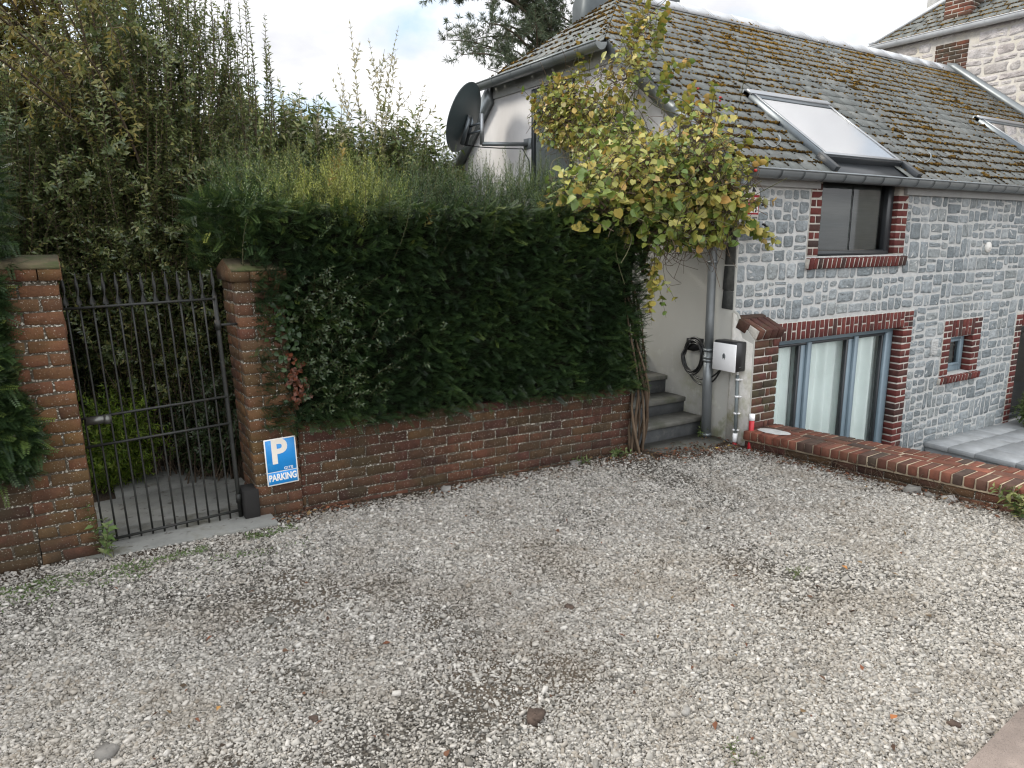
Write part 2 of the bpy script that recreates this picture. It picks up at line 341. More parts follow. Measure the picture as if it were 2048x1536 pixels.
def gravel_material():
    m = bpy.data.materials.new('gravel_bed'); m.use_nodes = True; t = m.node_tree; t.nodes.clear(); L = t.links.new
    o = N(t, 'ShaderNodeOutputMaterial'); p = N(t, 'ShaderNodeBsdfPrincipled'); p.inputs['Roughness'].default_value = .95; p.inputs['Specular IOR Level'].default_value = .2
    geo = N(t, 'ShaderNodeNewGeometry')
    v = N(t, 'ShaderNodeTexVoronoi'); v.inputs['Scale'].default_value = 85; L(geo.outputs['Position'], v.inputs['Vector'])
    r = N(t, 'ShaderNodeValToRGB'); e = r.color_ramp.elements
    e[0].color = (.05, .044, .036, 1); e[1].color = (.3, .28, .25, 1); e.new(.5).color = (.12, .105, .085, 1)
    sp = N(t, 'ShaderNodeSeparateColor'); L(v.outputs['Color'], sp.inputs[0]); L(sp.outputs[0], r.inputs[0])
    dm = N(t, 'ShaderNodeMapRange'); dm.inputs['From Min'].default_value = .25; dm.inputs['From Max'].default_value = .75; dm.inputs['To Min'].default_value = 1.; dm.inputs['To Max'].default_value = .35
    L(v.outputs['Distance'], dm.inputs['Value'])
    ml = N(t, 'ShaderNodeVectorMath', operation='SCALE'); L(r.outputs[0], ml.inputs[0]); L(dm.outputs[0], ml.inputs['Scale'])
    n = N(t, 'ShaderNodeTexNoise'); n.inputs['Scale'].default_value = 1.1; n.inputs['Detail'].default_value = 5; L(geo.outputs['Position'], n.inputs['Vector'])
    nr = N(t, 'ShaderNodeMapRange'); nr.inputs['From Min'].default_value = .42; nr.inputs['From Max'].default_value = .62; nr.inputs['To Max'].default_value = .75; L(n.outputs['Fac'], nr.inputs['Value'])
    mx = N(t, 'ShaderNodeMix', data_type='RGBA'); L(nr.outputs[0], mx.inputs['Factor']); L(ml.outputs[0], mx.inputs['A']); mx.inputs['B'].default_value = (.115, .09, .065, 1)
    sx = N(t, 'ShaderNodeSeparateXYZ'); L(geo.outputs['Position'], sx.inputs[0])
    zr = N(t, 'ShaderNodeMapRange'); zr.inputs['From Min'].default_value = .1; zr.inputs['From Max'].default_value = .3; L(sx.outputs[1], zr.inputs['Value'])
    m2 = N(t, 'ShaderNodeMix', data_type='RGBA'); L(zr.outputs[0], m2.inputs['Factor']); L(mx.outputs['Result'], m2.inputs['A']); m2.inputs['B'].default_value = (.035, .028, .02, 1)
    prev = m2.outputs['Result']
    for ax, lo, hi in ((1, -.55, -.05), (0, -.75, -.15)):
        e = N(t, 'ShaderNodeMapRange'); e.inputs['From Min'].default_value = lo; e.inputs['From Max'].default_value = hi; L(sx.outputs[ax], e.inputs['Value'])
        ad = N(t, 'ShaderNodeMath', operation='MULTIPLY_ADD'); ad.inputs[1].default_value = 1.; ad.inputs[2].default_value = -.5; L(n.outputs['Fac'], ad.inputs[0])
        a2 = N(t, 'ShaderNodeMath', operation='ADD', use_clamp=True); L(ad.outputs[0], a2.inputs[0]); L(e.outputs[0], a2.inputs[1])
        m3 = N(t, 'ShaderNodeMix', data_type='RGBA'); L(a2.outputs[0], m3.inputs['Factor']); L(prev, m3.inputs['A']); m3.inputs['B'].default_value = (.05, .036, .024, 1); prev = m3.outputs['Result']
    L(prev, p.inputs['Base Color'])
    b = N(t, 'ShaderNodeBump'); b.inputs['Strength'].default_value = .8; b.inputs['Distance'].default_value = .012; b.invert = True
    L(v.outputs['Distance'], b.inputs['Height']); L(b.outputs[0], p.inputs['Normal'])
    L(p.outputs[0], o.inputs[0]); return m
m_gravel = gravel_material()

def glass_material(name, tint, refl_rough=.02, clear=.8, ior=1.6):
    m = bpy.data.materials.new(name); m.use_nodes = True; t = m.node_tree; t.nodes.clear(); L = t.links.new
    o = N(t, 'ShaderNodeOutputMaterial'); tr = N(t, 'ShaderNodeBsdfTransparent'); tr.inputs[0].default_value = (*tint, 1)
    g = N(t, 'ShaderNodeBsdfGlossy'); g.inputs['Roughness'].default_value = refl_rough
    lw = N(t, 'ShaderNodeFresnel'); lw.inputs['IOR'].default_value = ior
    mr = N(t, 'ShaderNodeMapRange'); mr.inputs['To Min'].default_value = 1 - clear; mr.inputs['To Max'].default_value = 1.
    ms = N(t, 'ShaderNodeMixShader'); L(lw.outputs[0], mr.inputs['Value']); L(mr.outputs[0], ms.inputs[0]); L(tr.outputs[0], ms.inputs[1]); L(g.outputs[0], ms.inputs[2]); L(ms.outputs[0], o.inputs[0])
    return m
m_glass = glass_material('window_glass', (.95, .98, .97), .06, 1., 1.4)
m_skyglass = glass_material('roof_glass', (.95, .97, .98), .03, .28)
m_darkglass = glass_material('dark_glass', (.7, .74, .73), .03, .97, 1.45)
m_whiteblind = mat('white_blind', [(.86, .87, .9)], .5, n_scale=3, n_amt=.03)

# ---------------------------------------------------------------- leaves
OV_V = np.array([(0, 0, 0), (.42, .5, .10), (.42, -.5, .10), (1, 0, -.12), (.5, 0, -.02)])
OV_F = np.array([(0, 2, 4), (0, 4, 1), (2, 3, 4), (4, 3, 1)])
RD_V = np.array([(0, 0, 0), (-.08, .3, .05), (.2, .52, .12), (.62, .46, .10), (1, 0, -.10), (.62, -.46, .10), (.2, -.52, .12), (-.08, -.3, .05), (.45, 0, -.03)])
RD_F = np.array([(8, i, (i + 1) % 8) for i in range(8)])[:, ::-1]
ND_V = np.array([(0, 0, 0), (.45, .5, 0), (1, 0, 0), (.45, -.5, 0)])
ND_F = np.array([(0, 1, 2, 3)])
def unit(a): return a / (np.linalg.norm(a, axis=-1, keepdims=True) + 1e-9)
def leaves(mb, pos, d, up, ln, wr, r, proto=(OV_V, OV_F)):
    pos = np.asarray(pos, float); n = len(pos)
    if n == 0: return
    d = unit(np.broadcast_to(d, (n, 3)).astype(float)); up = np.broadcast_to(up, (n, 3)).astype(float)
    s = unit(np.cross(up, d)); nn = np.cross(d, s)
    ln = np.broadcast_to(ln, (n,))[:, None, None]; wr = np.broadcast_to(wr, (n,))[:, None, None]
    P, F = proto
    V = pos[:, None] + ln * (P[None, :, 0:1] * d[:, None] + wr * P[None, :, 1:2] * s[:, None] + P[None, :, 2:3] * nn[:, None])
    k = len(P)
    FF = (F[None] + (np.arange(n) * k)[:, None, None]).reshape(-1, F.shape[1])
    mb.add(V.reshape(-1, 3), [FF], np.repeat(np.broadcast_to(r, (n,)), k))
def rdir(n): return unit(rng.normal(size=(n, 3)))

def stem_leaves(mb, mbw, pts, spacing, ln, wr, r0, r1, start=.2, ang=.9, tw=.003, opposite=True, droop=.15, proto=(OV_V, OV_F), rgrad=0.):
    """leaves in pairs along a polyline, plus its twig"""
    pts = np.asarray(pts, float)
    seg = np.linalg.norm(np.diff(pts, axis=0), axis=1); cum = np.r_[0, np.cumsum(seg)]; tot = cum[-1]
    if mbw is not None: mbw.tube(pts, np.linspace(tw, tw * .3, len(pts)), 4, rng.random(), caps=False)
    n = int(tot * (1 - start) / spacing)
    if n < 1: return
    t = start * tot + np.arange(n) * spacing + rng.random(n) * spacing * .4
    p = np.stack([np.interp(t, cum, pts[:, i]) for i in range(3)], 1)
    p2 = np.stack([np.interp(np.minimum(t + .02, tot), cum, pts[:, i]) for i in range(3)], 1)
    p1 = np.stack([np.interp(np.maximum(t - .02, 0), cum, pts[:, i]) for i in range(3)], 1)
    ax = unit(p2 - p1)
    a = unit(np.cross(ax, np.array([.31, .2, .93]))); b = np.cross(ax, a)
    ph = np.arange(n) * (math.pi / 2 if opposite else 2.4) + rng.random() * 6 + rng.normal(0, .35, n)
    taper = 1 - .45 * np.clip((t / tot - .7) / .3, 0, 1)
    for sgn in ((1, -1) if opposite else (1,)):
        rad = sgn * (np.cos(ph)[:, None] * a + np.sin(ph)[:, None] * b)
        d = unit(ax * math.cos(ang) + rad * math.sin(ang) + np.array([0, 0, -droop]) + rng.normal(0, .12, (n, 3)))
        leaves(mb, p, d, unit(ax + rng.normal(0, .25, (n, 3))), ln * taper * rng.uniform(.75, 1.2, n), wr * rng.uniform(.85, 1.15, n), np.clip(rng.normal((r0 + r1) / 2, (r1 - r0) / 3.2, n) + rgrad * (t / tot - .6), 0, 1), proto)

def curve(p0, p1, bend, n=8):
    p0, p1, bend = map(lambda q: np.asarray(q, float), (p0, p1, bend))
    t = np.linspace(0, 1, n)[:, None]
    return p0 * (1 - t) + p1 * t + bend * (4 * t * (1 - t))

# ---------------------------------------------------------------- ground, path, pavement, terrace
def uc(v): return .18 + .05 * (-.33 - np.clip(v, -9, -.33))          # centre line of the low brick wall
def build_ground():
    ss = np.unique(np.r_[-150, -60, -30, -18, -12, -9, np.arange(-8, 0, .2), -.02, .02, .4, 1, 2, 4, 8, 20, 60, 150])
    vs = np.unique(np.r_[-150, -60, -30, -15, -9, np.arange(-7, .1, .2), 0, .1, .3, .6, 1.2, 2, 3, 3.01, 5, 9, 15, 30, 60, 150])
    Sg, Vg = np.meshgrid(ss, vs, indexing='ij')
    Ug = Sg + np.where(np.abs(Sg) < 20, uc(Vg), 0)
    Zg = ground_z(Ug, Vg)
    for i in range(Zg.shape[0]):
        for j in range(Zg.shape[1]):
            if abs(Sg[i, j]) < 10 and abs(Vg[i, j]) < 10: Zg[i, j] += .012 * mnoise.noise((Ug[i, j] * 1.3, Vg[i, j] * 1.3, 0))
    Zg = np.where((Sg >= .01) & (Vg <= 3.005), -1.5, Zg)
    a, b = Sg.shape
    i, j = np.meshgrid(np.arange(a - 1), np.arange(b - 1), indexing='ij'); i = i.ravel(); j = j.ravel()
    F = np.stack([i * b + j, (i + 1) * b + j, (i + 1) * b + j + 1, i * b + j + 1], 1)
    mb = MB(); mb.add(np.stack([Ug, Vg, Zg], -1).reshape(-1, 3), [F])
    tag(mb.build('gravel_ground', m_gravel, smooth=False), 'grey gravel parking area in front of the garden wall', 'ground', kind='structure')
build_ground()

def build_path():
    mb = MB()
    for v0, v1 in ((-.02, .42), (.43, 1.05)):
        mb.box(-5.35, -4.2, v0, v1, -.4, -.148 - .02 * v0, r=.5, c=.008)
    mb.box(-5.05, -4.25, 1.06, 1.9, -.4, -.175, c=.008)
    tag(mb.build('garden_path', m_path), 'stained concrete slabs leading through the iron gate', 'path', kind='structure')
    mb = MB()
    z = float(ground_z(-2.6, -3.6)) + .012
    c = np.array([(-2.93, -3.62), (-2.25, -3.46), (-.5, -3.05), (-.5, -6.5), (-3.6, -6.5)])
    d = unit(np.array([.6, .058])); 
    # big pale slabs, edge along the line from the picture's bottom right corner
    e0 = np.array([-2.9, -3.575]); nrm = np.array([d[1], -d[0]])
    for k in range(-2, 6):
        for q in range(3):
            p = e0 + d * k * .62 + nrm * q * .62
            V = [p, p + d * .608, p + d * .608 + nrm * .608, p + nrm * .608]
            top = [(x[0], x[1], float(ground_z(x[0], x[1])) + .022) for x in V]; bot = [(x[0], x[1], zz - .06) for x, zz in zip(V, [t[2] for t in top])]
            mb.add(top + bot, [[3, 2, 1, 0]] + [[i, (i + 1) % 4, (i + 1) % 4 + 4, i + 4] for i in range(4)], rng.random())
    tag(mb.build('pavement', m_pave), 'pale pinkish paving slabs at the edge of the gravel', 'pavement', kind='structure')
    mb = MB()
    # terrace of irregular slate flags with a dark raised edge
    x0, y0, y1 = 3.64, -3.2, -.004
    mb.box(x0, 9.03, y0, y1, -1.5, -.88, c=.01, r=.1)
    y = y1
    while y > y0:
        hh = rng.uniform(.28, .5); x = x0 - .03
        while x < 9.0:
            ww = rng.uniform(.25, .6); x1 = min(x + ww, 9.02)
            if x1 - x > .06: mb.box(x, x1 - .005, max(y - hh, y0) + .005, y - .001, -.90, -.838 - .045 * (x - x0) * .6 + rng.normal(0, .001), r=rng.random(), c=.004)
            x = x1
        y -= hh
    tag(mb.build('terrace', m_terr), 'grey slate flagged terrace in front of the stone house', 'terrace', kind='structure')
build_path()

def build_gravel():
    # crushed limestone chips lying loose on the bed
    iv = np.array([(x, y, z) for x in (-1, 1) for y in (-1, 1) for z in (-1, 1)], float) * .72
    fi = np.array([(0, 1, 3, 2), (4, 6, 7, 5), (0, 4, 5, 1), (2, 3, 7, 6), (0, 2, 6, 4), (1, 5, 7, 3)])
    protos = [iv * (1 + rng.normal(0, .22, (8, 1))) + rng.normal(0, .12, (8, 3)) for _ in range(40)]
    n0 = 1350000
    # more chips where they show largest
    f = 1.2 + 6.5 * rng.random(n0) ** 1.2; lat = rng.uniform(-1, 1, n0) * (f * .85 + 1.1)
    u = CAM[0] + f * FW[0] + lat * FW[1]; v = CAM[1] + f * FW[1] - lat * FW[0]
    ok = (v < .14) & (u < uc(v) - .25) & ~((u < -4.2) & (u > -5.25) & (v > -.02)) & ~((v > .04) & (u < -5.2)) & ~((u > -1.) & (v > -.12))
    u, v = u[ok], v[ok]
    keep = np.ones(len(u), bool)
    big = np.zeros(len(u))
    for i in range(len(u)):
        a = mnoise.noise((u[i] * .9 + 3, v[i] * .9, 1.7)) + .5 * mnoise.noise((u[i] * 2.7, v[i] * 2.7, 5.1)) + .3 * mnoise.noise((u[i] * 7, v[i] * 7, 9.))
        big[i] = a
    edge = np.minimum(np.clip((.14 - v) / .35, 0, 1), np.clip((uc(v) - .2 - u) / .45, 0, 1))
    keep = rng.random(len(u)) < np.clip(.80 + .9 * big, .2, 1) * (.2 + .8 * edge)
    u, v, big = u[keep], v[keep], big[keep]; n = len(u)
    sz = rng.lognormal(math.log(.0043), .38, n) * (1 + .4 * np.clip((np.hypot(u - CAM[0], v - CAM[1]) - 2.6) / 2.5, 0, 1)); sz = np.clip(sz, .002, .016)
    z = ground_z(u, v) + sz * rng.uniform(-.1, .8, n)
    for i in range(n): z[i] += .012 * mnoise.noise((u[i] * 1.3, v[i] * 1.3, 0))
    mb = MB()
    pr = rng.integers(0, len(protos), n)
    # lying flat: any heading, small tilts
    yw = rng.random(n) * 2 * math.pi; ta = rng.normal(0, .35, n); tb = rng.normal(0, .35, n)
    cy, sy = np.cos(yw), np.sin(yw); o1 = np.ones(n); z0 = np.zeros(n)
    Rz = np.stack([np.stack([cy, -sy, z0], -1), np.stack([sy, cy, z0], -1), np.stack([z0, z0, o1], -1)], 1)
    Rx = np.stack([np.stack([o1, z0, z0], -1), np.stack([z0, np.cos(ta), -np.sin(ta)], -1), np.stack([z0, np.sin(ta), np.cos(ta)], -1)], 1)
    Ry = np.stack([np.stack([np.cos(tb), z0, np.sin(tb)], -1), np.stack([z0, o1, z0], -1), np.stack([-np.sin(tb), z0, np.cos(tb)], -1)], 1)
    Rm = Rz @ Rx @ Ry
    sc = np.stack([rng.uniform(.9, 1.45, n), rng.uniform(.6, 1.0, n), rng.uniform(.35, .75, n)], 1) * sz[:, None]
    P = np.stack(protos)[pr] * sc[:, None, :]
    V = np.einsum('nij,nkj->nki', Rm, P);     V += np.stack([u, v, z], 1)[:, None]
    rr = np.clip(rng.random(n) * .9 + .12 * big, 0, 1)
    F = (fi[None] + (np.arange(n) * 8)[:, None, None]).reshape(-1, 4)
    mb.add(V.reshape(-1, 3), [F], np.repeat(rr, 8))
    tag(mb.build('gravel_chips', m_gstone), 'loose grey and white crushed stone chips over the parking area', 'gravel', kind='stuff')
build_gravel()

# ---------------------------------------------------------------- brick building
def brick_courses(mb, x0, x1, yf, depth, z0, z1, side='y', course=.0745, ln=.215, j=.011, shear=0., off=0., start=0, jit=.0016, rmix=None, flip=1, taper=None):
    """one leaf of brickwork; front face at yf. side 'y': wall along X facing -Y; side 'x': wall along Y facing flip*X"""
    k = start; z = z0
    while z < z1 - .02:
        h = min(course - j, z1 - z)
        x = x0 - (off + (ln / 2 if k % 2 else 0)); 
        while x < x1:
            a, b = max(x, x0), min(x + ln - j, x1)
            if b - a > .02:
                e = -abs(rng.normal(0, .002))
                dz = shear * ((a + b) / 2 - x0)
                r = rng.random() if rmix is None else rmix()
                if side == 'y': mb.box(a, b, yf + e, yf + depth, z + dz, z + h + dz, r, .003, jit)
                else:
                    f0, f1 = sorted((yf + e * flip, yf - flip * depth)); mb.box(f0, f1, a, b, z + dz, z + h + dz, r, .004, jit)
            x += ln
        z += course; k += 1

def pillar(name, xr0, xr1, v0, dep, z0, ztop, zridge, label):
    loc = ((xr0 + xr1) / 2, v0 + dep / 2, z0)
    root = empty(name, loc); tag(root, label, 'pillar')
    LEAN = -.028
    def lean(mb):
        for V in mb.V: V[:, 0] += LEAN * (V[:, 2] + .16)
    b = MB(); k = 0; z = z0; j = .011; c = .0745; d = .1
    while z < ztop - .03:
        h = c - j
        e = lambda: -abs(rng.normal(0, .002))
        if k % 2 == 0:
            xs = [xr0, xr0 + (xr1 - xr0) * .66, xr1]
        else: xs = [xr0 + d + j if False else xr0, xr0 + (xr1 - xr0) * .34, xr1]
        for a, q in zip(xs[:-1], xs[1:]):
            b.box(a + (0 if a == xr0 else j / 2), q - (0 if q == xr1 else j / 2), v0 + e(), v0 + d, z, z + h, rng.random(), .005, .002)
        ys = [v0 + d + j, v0 + d + j + (.1 if k % 2 else .2), v0 + dep]
        for a, q in zip(ys[:-1], ys[1:]):
            if q - a < .04: continue
            b.box(xr0 + e(), xr0 + d, a, q - j, z, z + h, rng.random(), .005, .002)
            b.box(xr1 - d, xr1 - e(), a, q - j, z, z + h, rng.random(), .005, .002)
        z += c; k += 1
    lean(b); b.build('shaft', m_pillarbrick, root)
    m = MB(); m.box(xr0 + .004, xr1 - .004, v0 + .004, v0 + dep - .006, z0, ztop - .001, c=.002); lean(m); m.build('mortar', m_oldmortar, root)
    cp = MB(); o = .022
    x = xr0 - o; nb = 3; wv = (xr1 - xr0 + 2 * o) / nb; zf = ztop + .068
    for i in range(nb):
        a = x + i * wv + (.003 if i else 0); q = x + (i + 1) * wv - (.003 if i < nb - 1 else 0)
        out = [(v0 - o, ztop), (v0 + dep + o, ztop), (v0 + dep + o, zf), (v0 + dep / 2, zridge), (v0 - o, zf)]
        cp.poly_prism(out, 0, a, q, rng.random())
    lean(cp); cap = cp.build('cap', m_pillarbrick, root)
    ct = MB(); h2 = .006
    for ya, yb in ((v0 - o - .002, v0 + dep / 2), (v0 + dep / 2, v0 + dep + o)):
        za, zb_ = (zf, zridge) if ya < v0 else (zridge, zf)
        ct.poly_prism([(ya, za - .008), (yb, zb_ - .008), (yb, zb_ + h2), (ya, za + h2)], 0, xr0 - o + .004, xr1 + o - .004, rng.random())
    lean(ct); ct.build('mossy_top', m_mosscap, cap)
    return root
pillar('brick_pillar', -5.48, -5.196, .04, .40, -.22, 1.43, 1.555, 'weathered brick pillar on the latch side of the gate, beside the yew at the picture edge')
pillar('brick_pillar', -4.278, -3.985, .15, .40, -.24, 1.385, 1.515, 'weathered brick pillar carrying the blue parking sign')

def old_wall(name, x0, x1, v0, z0, z1, shear, label):
    root = empty(name, ((x0 + x1) / 2, v0, z0)); tag(root, label, 'wall')
    b = MB(); brick_courses(b, x0, x1, v0, .1, z0, z1, shear=shear, off=rng.random() * .2)
    b.build('brickwork', m_oldbrick, root)
    m = MB(); n = 2
    V = [(x, y, z + shear * (x - x0)) for x in (x0, x1) for y in (v0 + .0025, v0 + .22) for z in (z0 - .1, z1 - .012)]
    m.add(V, [[0, 4, 5, 1], [2, 3, 7, 6], [1, 5, 7, 3], [0, 2, 6, 4], [0, 1, 3, 2], [4, 6, 7, 5]])
    m.build('mortar', m_oldmortar, root)
    return root
old_wall('brick_wall', -3.984, -1.035, .172, -.30, .44, -.03, 'long low brick garden wall under the yew hedge, with lichen and white specks')
old_wall('brick_wall', -8.5, -5.486, .045, -.30, .44, 0, 'short brick wall at the left picture edge, running into the gate pillar')

# ---------------------------------------------------------------- iron gate
def build_gate():
    root = empty('iron_gate', (-4.8, .21, -.15)); tag(root, 'black wrought iron gate with twisted spear tips', 'gate')
    LEAN = -.034; v = .2
    xs = np.linspace(-5.168, -4.385, 13)
    zb = lambda x: -.150 + (x + 5.155) * .04
    lx = lambda x, z: x + LEAN * (z + .15)
    for i, x in enumerate(xs):
        mb = MB(); last = i == 12
        rr = .014 if last else .0058
        top = 1.30 if last else 1.285
        zz = np.linspace(zb(x) - .04, top, 6)
        mb.tube([(lx(x, z), v, z) for z in zz], rr, 8, .5)
        # twisted flat tip
        n = 12; V = []; wd = .011
        zt = np.linspace(top - .005, top + .17, n)
        for q, z in enumerate(zt):
            a = q / (n - 1) * math.pi * 1.5; k = wd * 1.25 * (1 - q / (n - 1)) ** .6 + .0015
            for s_ in (1, -1):
                for t_ in (1, -1): V.append((lx(x, z) + s_ * k * math.cos(a) - t_ * .003 * math.sin(a), v + s_ * k * math.sin(a) + t_ * .003 * math.cos(a), z))
        F = []
        for q in range(n - 1):
            o = q * 4
            for e0, e1 in ((0, 1), (1, 3), (3, 2), (2, 0)): F.append([o + e0, o + e1, o + 4 + e1, o + 4 + e0])
        mb.add(V, [np.array(F)])
        mb.build('stile' if last else 'bar', m_iron, root)
    for z0, z1 in ((-.13, -.098), (.458, .492), (.628, .667), (1.262, 1.284)):
        mb = MB(); a = (lx(-5.185, z0), v - .012, z0); b = (lx(-4.385, z1), v - .012, z1)
        mb.tube([a, b], .0085, 6); mb.build('rail', m_iron, root)
    mb = MB(); zc = .612
    mb.tube([(-5.19, v - .02, zc), (-5.06, v - .02, zc + .004)], [.024, .024], 12)
    mb.tube([(-5.10, v - .02, zc), (-5.068, v - .02, zc)], [.028, .028], 12)
    lk = mb.build('lock', m_lock, root, smooth=False)
    for z in (1.12, -.02):
        mb = MB(); mb.box(-4.40 + LEAN * (z + .15), -4.27 + LEAN * (z + .15), v - .006, v + .006, z - .007, z + .007, c=.002); mb.tube([(lx(-4.385, z - .03), v, z - .03), (lx(-4.385, z + .03), v, z + .03)], .019, 10); mb.build('hinge', m_iron, root)
    mb = MB(); mb.box(-4.37, -4.275, .13, .28, -.2, .04, c=.004); mb.build('recess_shade_block', m_dark, root)  # dark block put in for the recess's shade at the gate foot
build_gate()

# ---------------------------------------------------------------- text helper
def text_mesh(body, size, m, name, parent, mtx, bold=0., extrude=.0006, wscale=1., align='CENTER', spacing=1.):
    cu = bpy.data.curves.new(name, 'FONT'); cu.body = body; cu.size = size; cu.extrude = extrude; cu.offset = bold; cu.align_x = align; cu.align_y = 'CENTER'; cu.space_character = spacing; cu.resolution_u = 4
    o = bpy.data.objects.new(name, cu); COL.objects.link(o)
    dg = bpy.context.evaluated_depsgraph_get(); dg.update()
    me = bpy.data.meshes.new_from_object(o.evaluated_get(dg)); bpy.data.objects.remove(o); bpy.data.curves.remove(cu)
    me.transform(Matrix.Diagonal((wscale, 1, 1, 1))); me.transform(mtx)
    me.materials.clear(); me.materials.append(m)
    q = bpy.data.objects.new(name, me); COL.objects.link(q)
    q.parent = parent; q.location = -world_loc(parent)
    return q
def wall_mtx(x, y, z, roll=0.):       # text on a face looking to -Y
    return Matrix.Translation((x, y, z)) @ Matrix.Rotation(R_(90), 4, 'X') @ Matrix.Rotation(R_(roll), 4, 'Z')

def build_parking_sign():
    cx, y, cz = -4.118, .128, .205
    root = empty('parking_sign', (cx, y, cz)); tag(root, 'blue and white parking sign fixed to the gate pillar', 'sign')
    wd, ht = .205, .318
    roll = -1.5; rt = rotm('Y', roll); pv = (cx, y, cz)
    p = MB(); p.box(cx - wd / 2, cx + wd / 2, y, y + .003, cz - ht / 2, cz + ht / 2, c=.001, rot=rt, piv=pv); p.build('plate', m_signwhite, root)
    f = MB(); b = .008
    f.box(cx - wd / 2 + b, cx + wd / 2 - b, y - .0008, y + .001, cz - ht / 2 + .094, cz + ht / 2 - b, c=.0003, rot=rt, piv=pv)
    f.box(cx - wd / 2 + b, cx + wd / 2 - b, y - .0008, y + .001, cz - ht / 2 + b, cz - ht / 2 + .089, c=.0003, rot=rt, piv=pv)
    f.build('blue_field', m_signblue, root)
    sp = MB(); sp.box(cx + wd / 2 - .018, cx + wd / 2 - .006, y - .0014, y, cz + .04, cz + .09, c=.0003, rot=rt, piv=pv); 
    B = Matrix.Translation(pv) @ Matrix.Rotation(R_(roll), 4, 'Y') @ Matrix.Translation((-cx, -y, -cz))
    text_mesh('P', .225, m_signcream, 'letter', root, B @ wall_mtx(cx - .012, y - .0012, cz + .062), bold=.0075, wscale=.92)
    text_mesh('GITE', .026, m_signwhite, 'lettering', root, B @ wall_mtx(cx + .042, y - .0012, cz - .052), bold=.0004, spacing=1.12)
    text_mesh('PARKING', .062, m_signwhite, 'lettering', root, B @ wall_mtx(cx, y - .0012, cz - .108), bold=.0022, wscale=.70)
build_parking_sign()

# ---------------------------------------------------------------- steps
def build_steps():
    root = empty('garden_steps', (-.5, .3, -.28)); tag(root, 'concrete steps climbing beside the rendered gable wall', 'steps')
    zs = [-.08, .075, .255, .43, .60, .77, .94]; fr = [.288, .53, .80, 1.12, 1.42, 1.72, 2.02]
    for i, (z, v) in enumerate(zip(zs, fr)):
        nv = fr[i + 1] if i < 6 else v + .6
        t = MB(); t.box(-1.02, -.012, v - .028, nv + .03, z - .042, z, r=rng.random(), c=.006, jit=.002)
        tr = t.build('step', m_step, root)
        rs = MB(); rs.box(-1.01, -.014, v, nv - .004, (zs[i - 1] if i else -.4), z - .043, r=.5, c=.002)
        rs.build('riser', m_riser, tr)
    l = MB(); zl = -.247
    pts = [(-.90, -.16), (-.60, -.19), (.0, -.02), (-.01, .286), (-1.0, .286)]
    l.poly_prism(pts, 2, -.4, zl, .4)
    l.build('landing', m_step, root)
build_steps()

# ---------------------------------------------------------------- stone house
HOUSE = empty('stone_house', (0, 0, -.3)); tag(HOUSE, 'low grey stone house with mossy slate roof and brick trimmed windows', 'house')
UEND = 9.03
OPEN = [  # inner openings u0,u1,z0,z1 ; surround outer rect
    dict(n='upper', i=(1.19, 2.53, 1.455, 2.24), o=(1.02, 2.71, 1.36, 2.24)),
    dict(n='door', i=(.40, 2.885, -1.5, .635), o=(.40, 3.055, -1.5, .815)),
    dict(n='small', i=(3.95, 4.49, -.03, .43), o=(3.765, 4.665, -.115, .645)),
    dict(n='right', i=(5.76, 7.55, -.93, .45), o=(5.58, 7.73, -1.0, .65)),
]
ZTOP = 2.215
def rect_sub(rects, h):
    res = []
    for (a, b, c, d) in rects:
        x0, x1, z0, z1 = h
        if x1 <= a or x0 >= b or z1 <= c or z0 >= d: res.append((a, b, c, d)); continue
        if x0 > a: res.append((a, x0, c, d))
        if x1 < b: res.append((x1, b, c, d))
        m0, m1 = max(a, x0), min(b, x1)
        if z0 > c: res.append((m0, m1, c, z0))
        if z1 < d: res.append((m0, m1, z1, d))
    return res
def rough_rect(a, b, c, d, rmax=.03, wob=.05):
    # squared block outline: four slightly bowed edges with knocked-off corners
    w_, h_ = b - a, d - c; r = min(rng.uniform(.008, rmax), w_ * .3, h_ * .3); P = []
    cs = [(b - r, c + r, -90), (b - r, d - r, 0), (a + r, d - r, 90), (a + r, c + r, 180)]
    for (x, z, a0), (x2, z2, _q) in zip(cs, cs[1:] + cs[:1]):
        rr = r * rng.uniform(.5, 1.3)
        for t in (0, 45, 90): P.append((x + rr * math.cos(R_(a0 + t)), z + rr * math.sin(R_(a0 + t))))
        q0 = P[-1]; q1 = (x2 + r * math.cos(R_(a0 + 90)), z2 + r * math.sin(R_(a0 + 90)))
        for t in (.3, .7): P.append((q0[0] * (1 - t) + q1[0] * t, q0[1] * (1 - t) + q1[1] * t))
    P = np.array(P); m = np.array([(a + b) / 2, (c + d) / 2]); n = len(P); an = np.arange(n) * 2 * math.pi / n
    k = 1 + wob * (.5 * np.sin(2 * an + rng.random() * 6) + .4 * np.sin(3 * an + rng.random() * 6)) + rng.normal(0, wob * .22, n) - wob * .3
    sk = rng.normal(0, .04); D = (P - m) * k[:, None]; D = D + np.stack([D[:, 1] * sk, D[:, 0] * rng.normal(0, .03)], 1)
    return m[0] + D[:, 0], m[1] + D[:, 1]
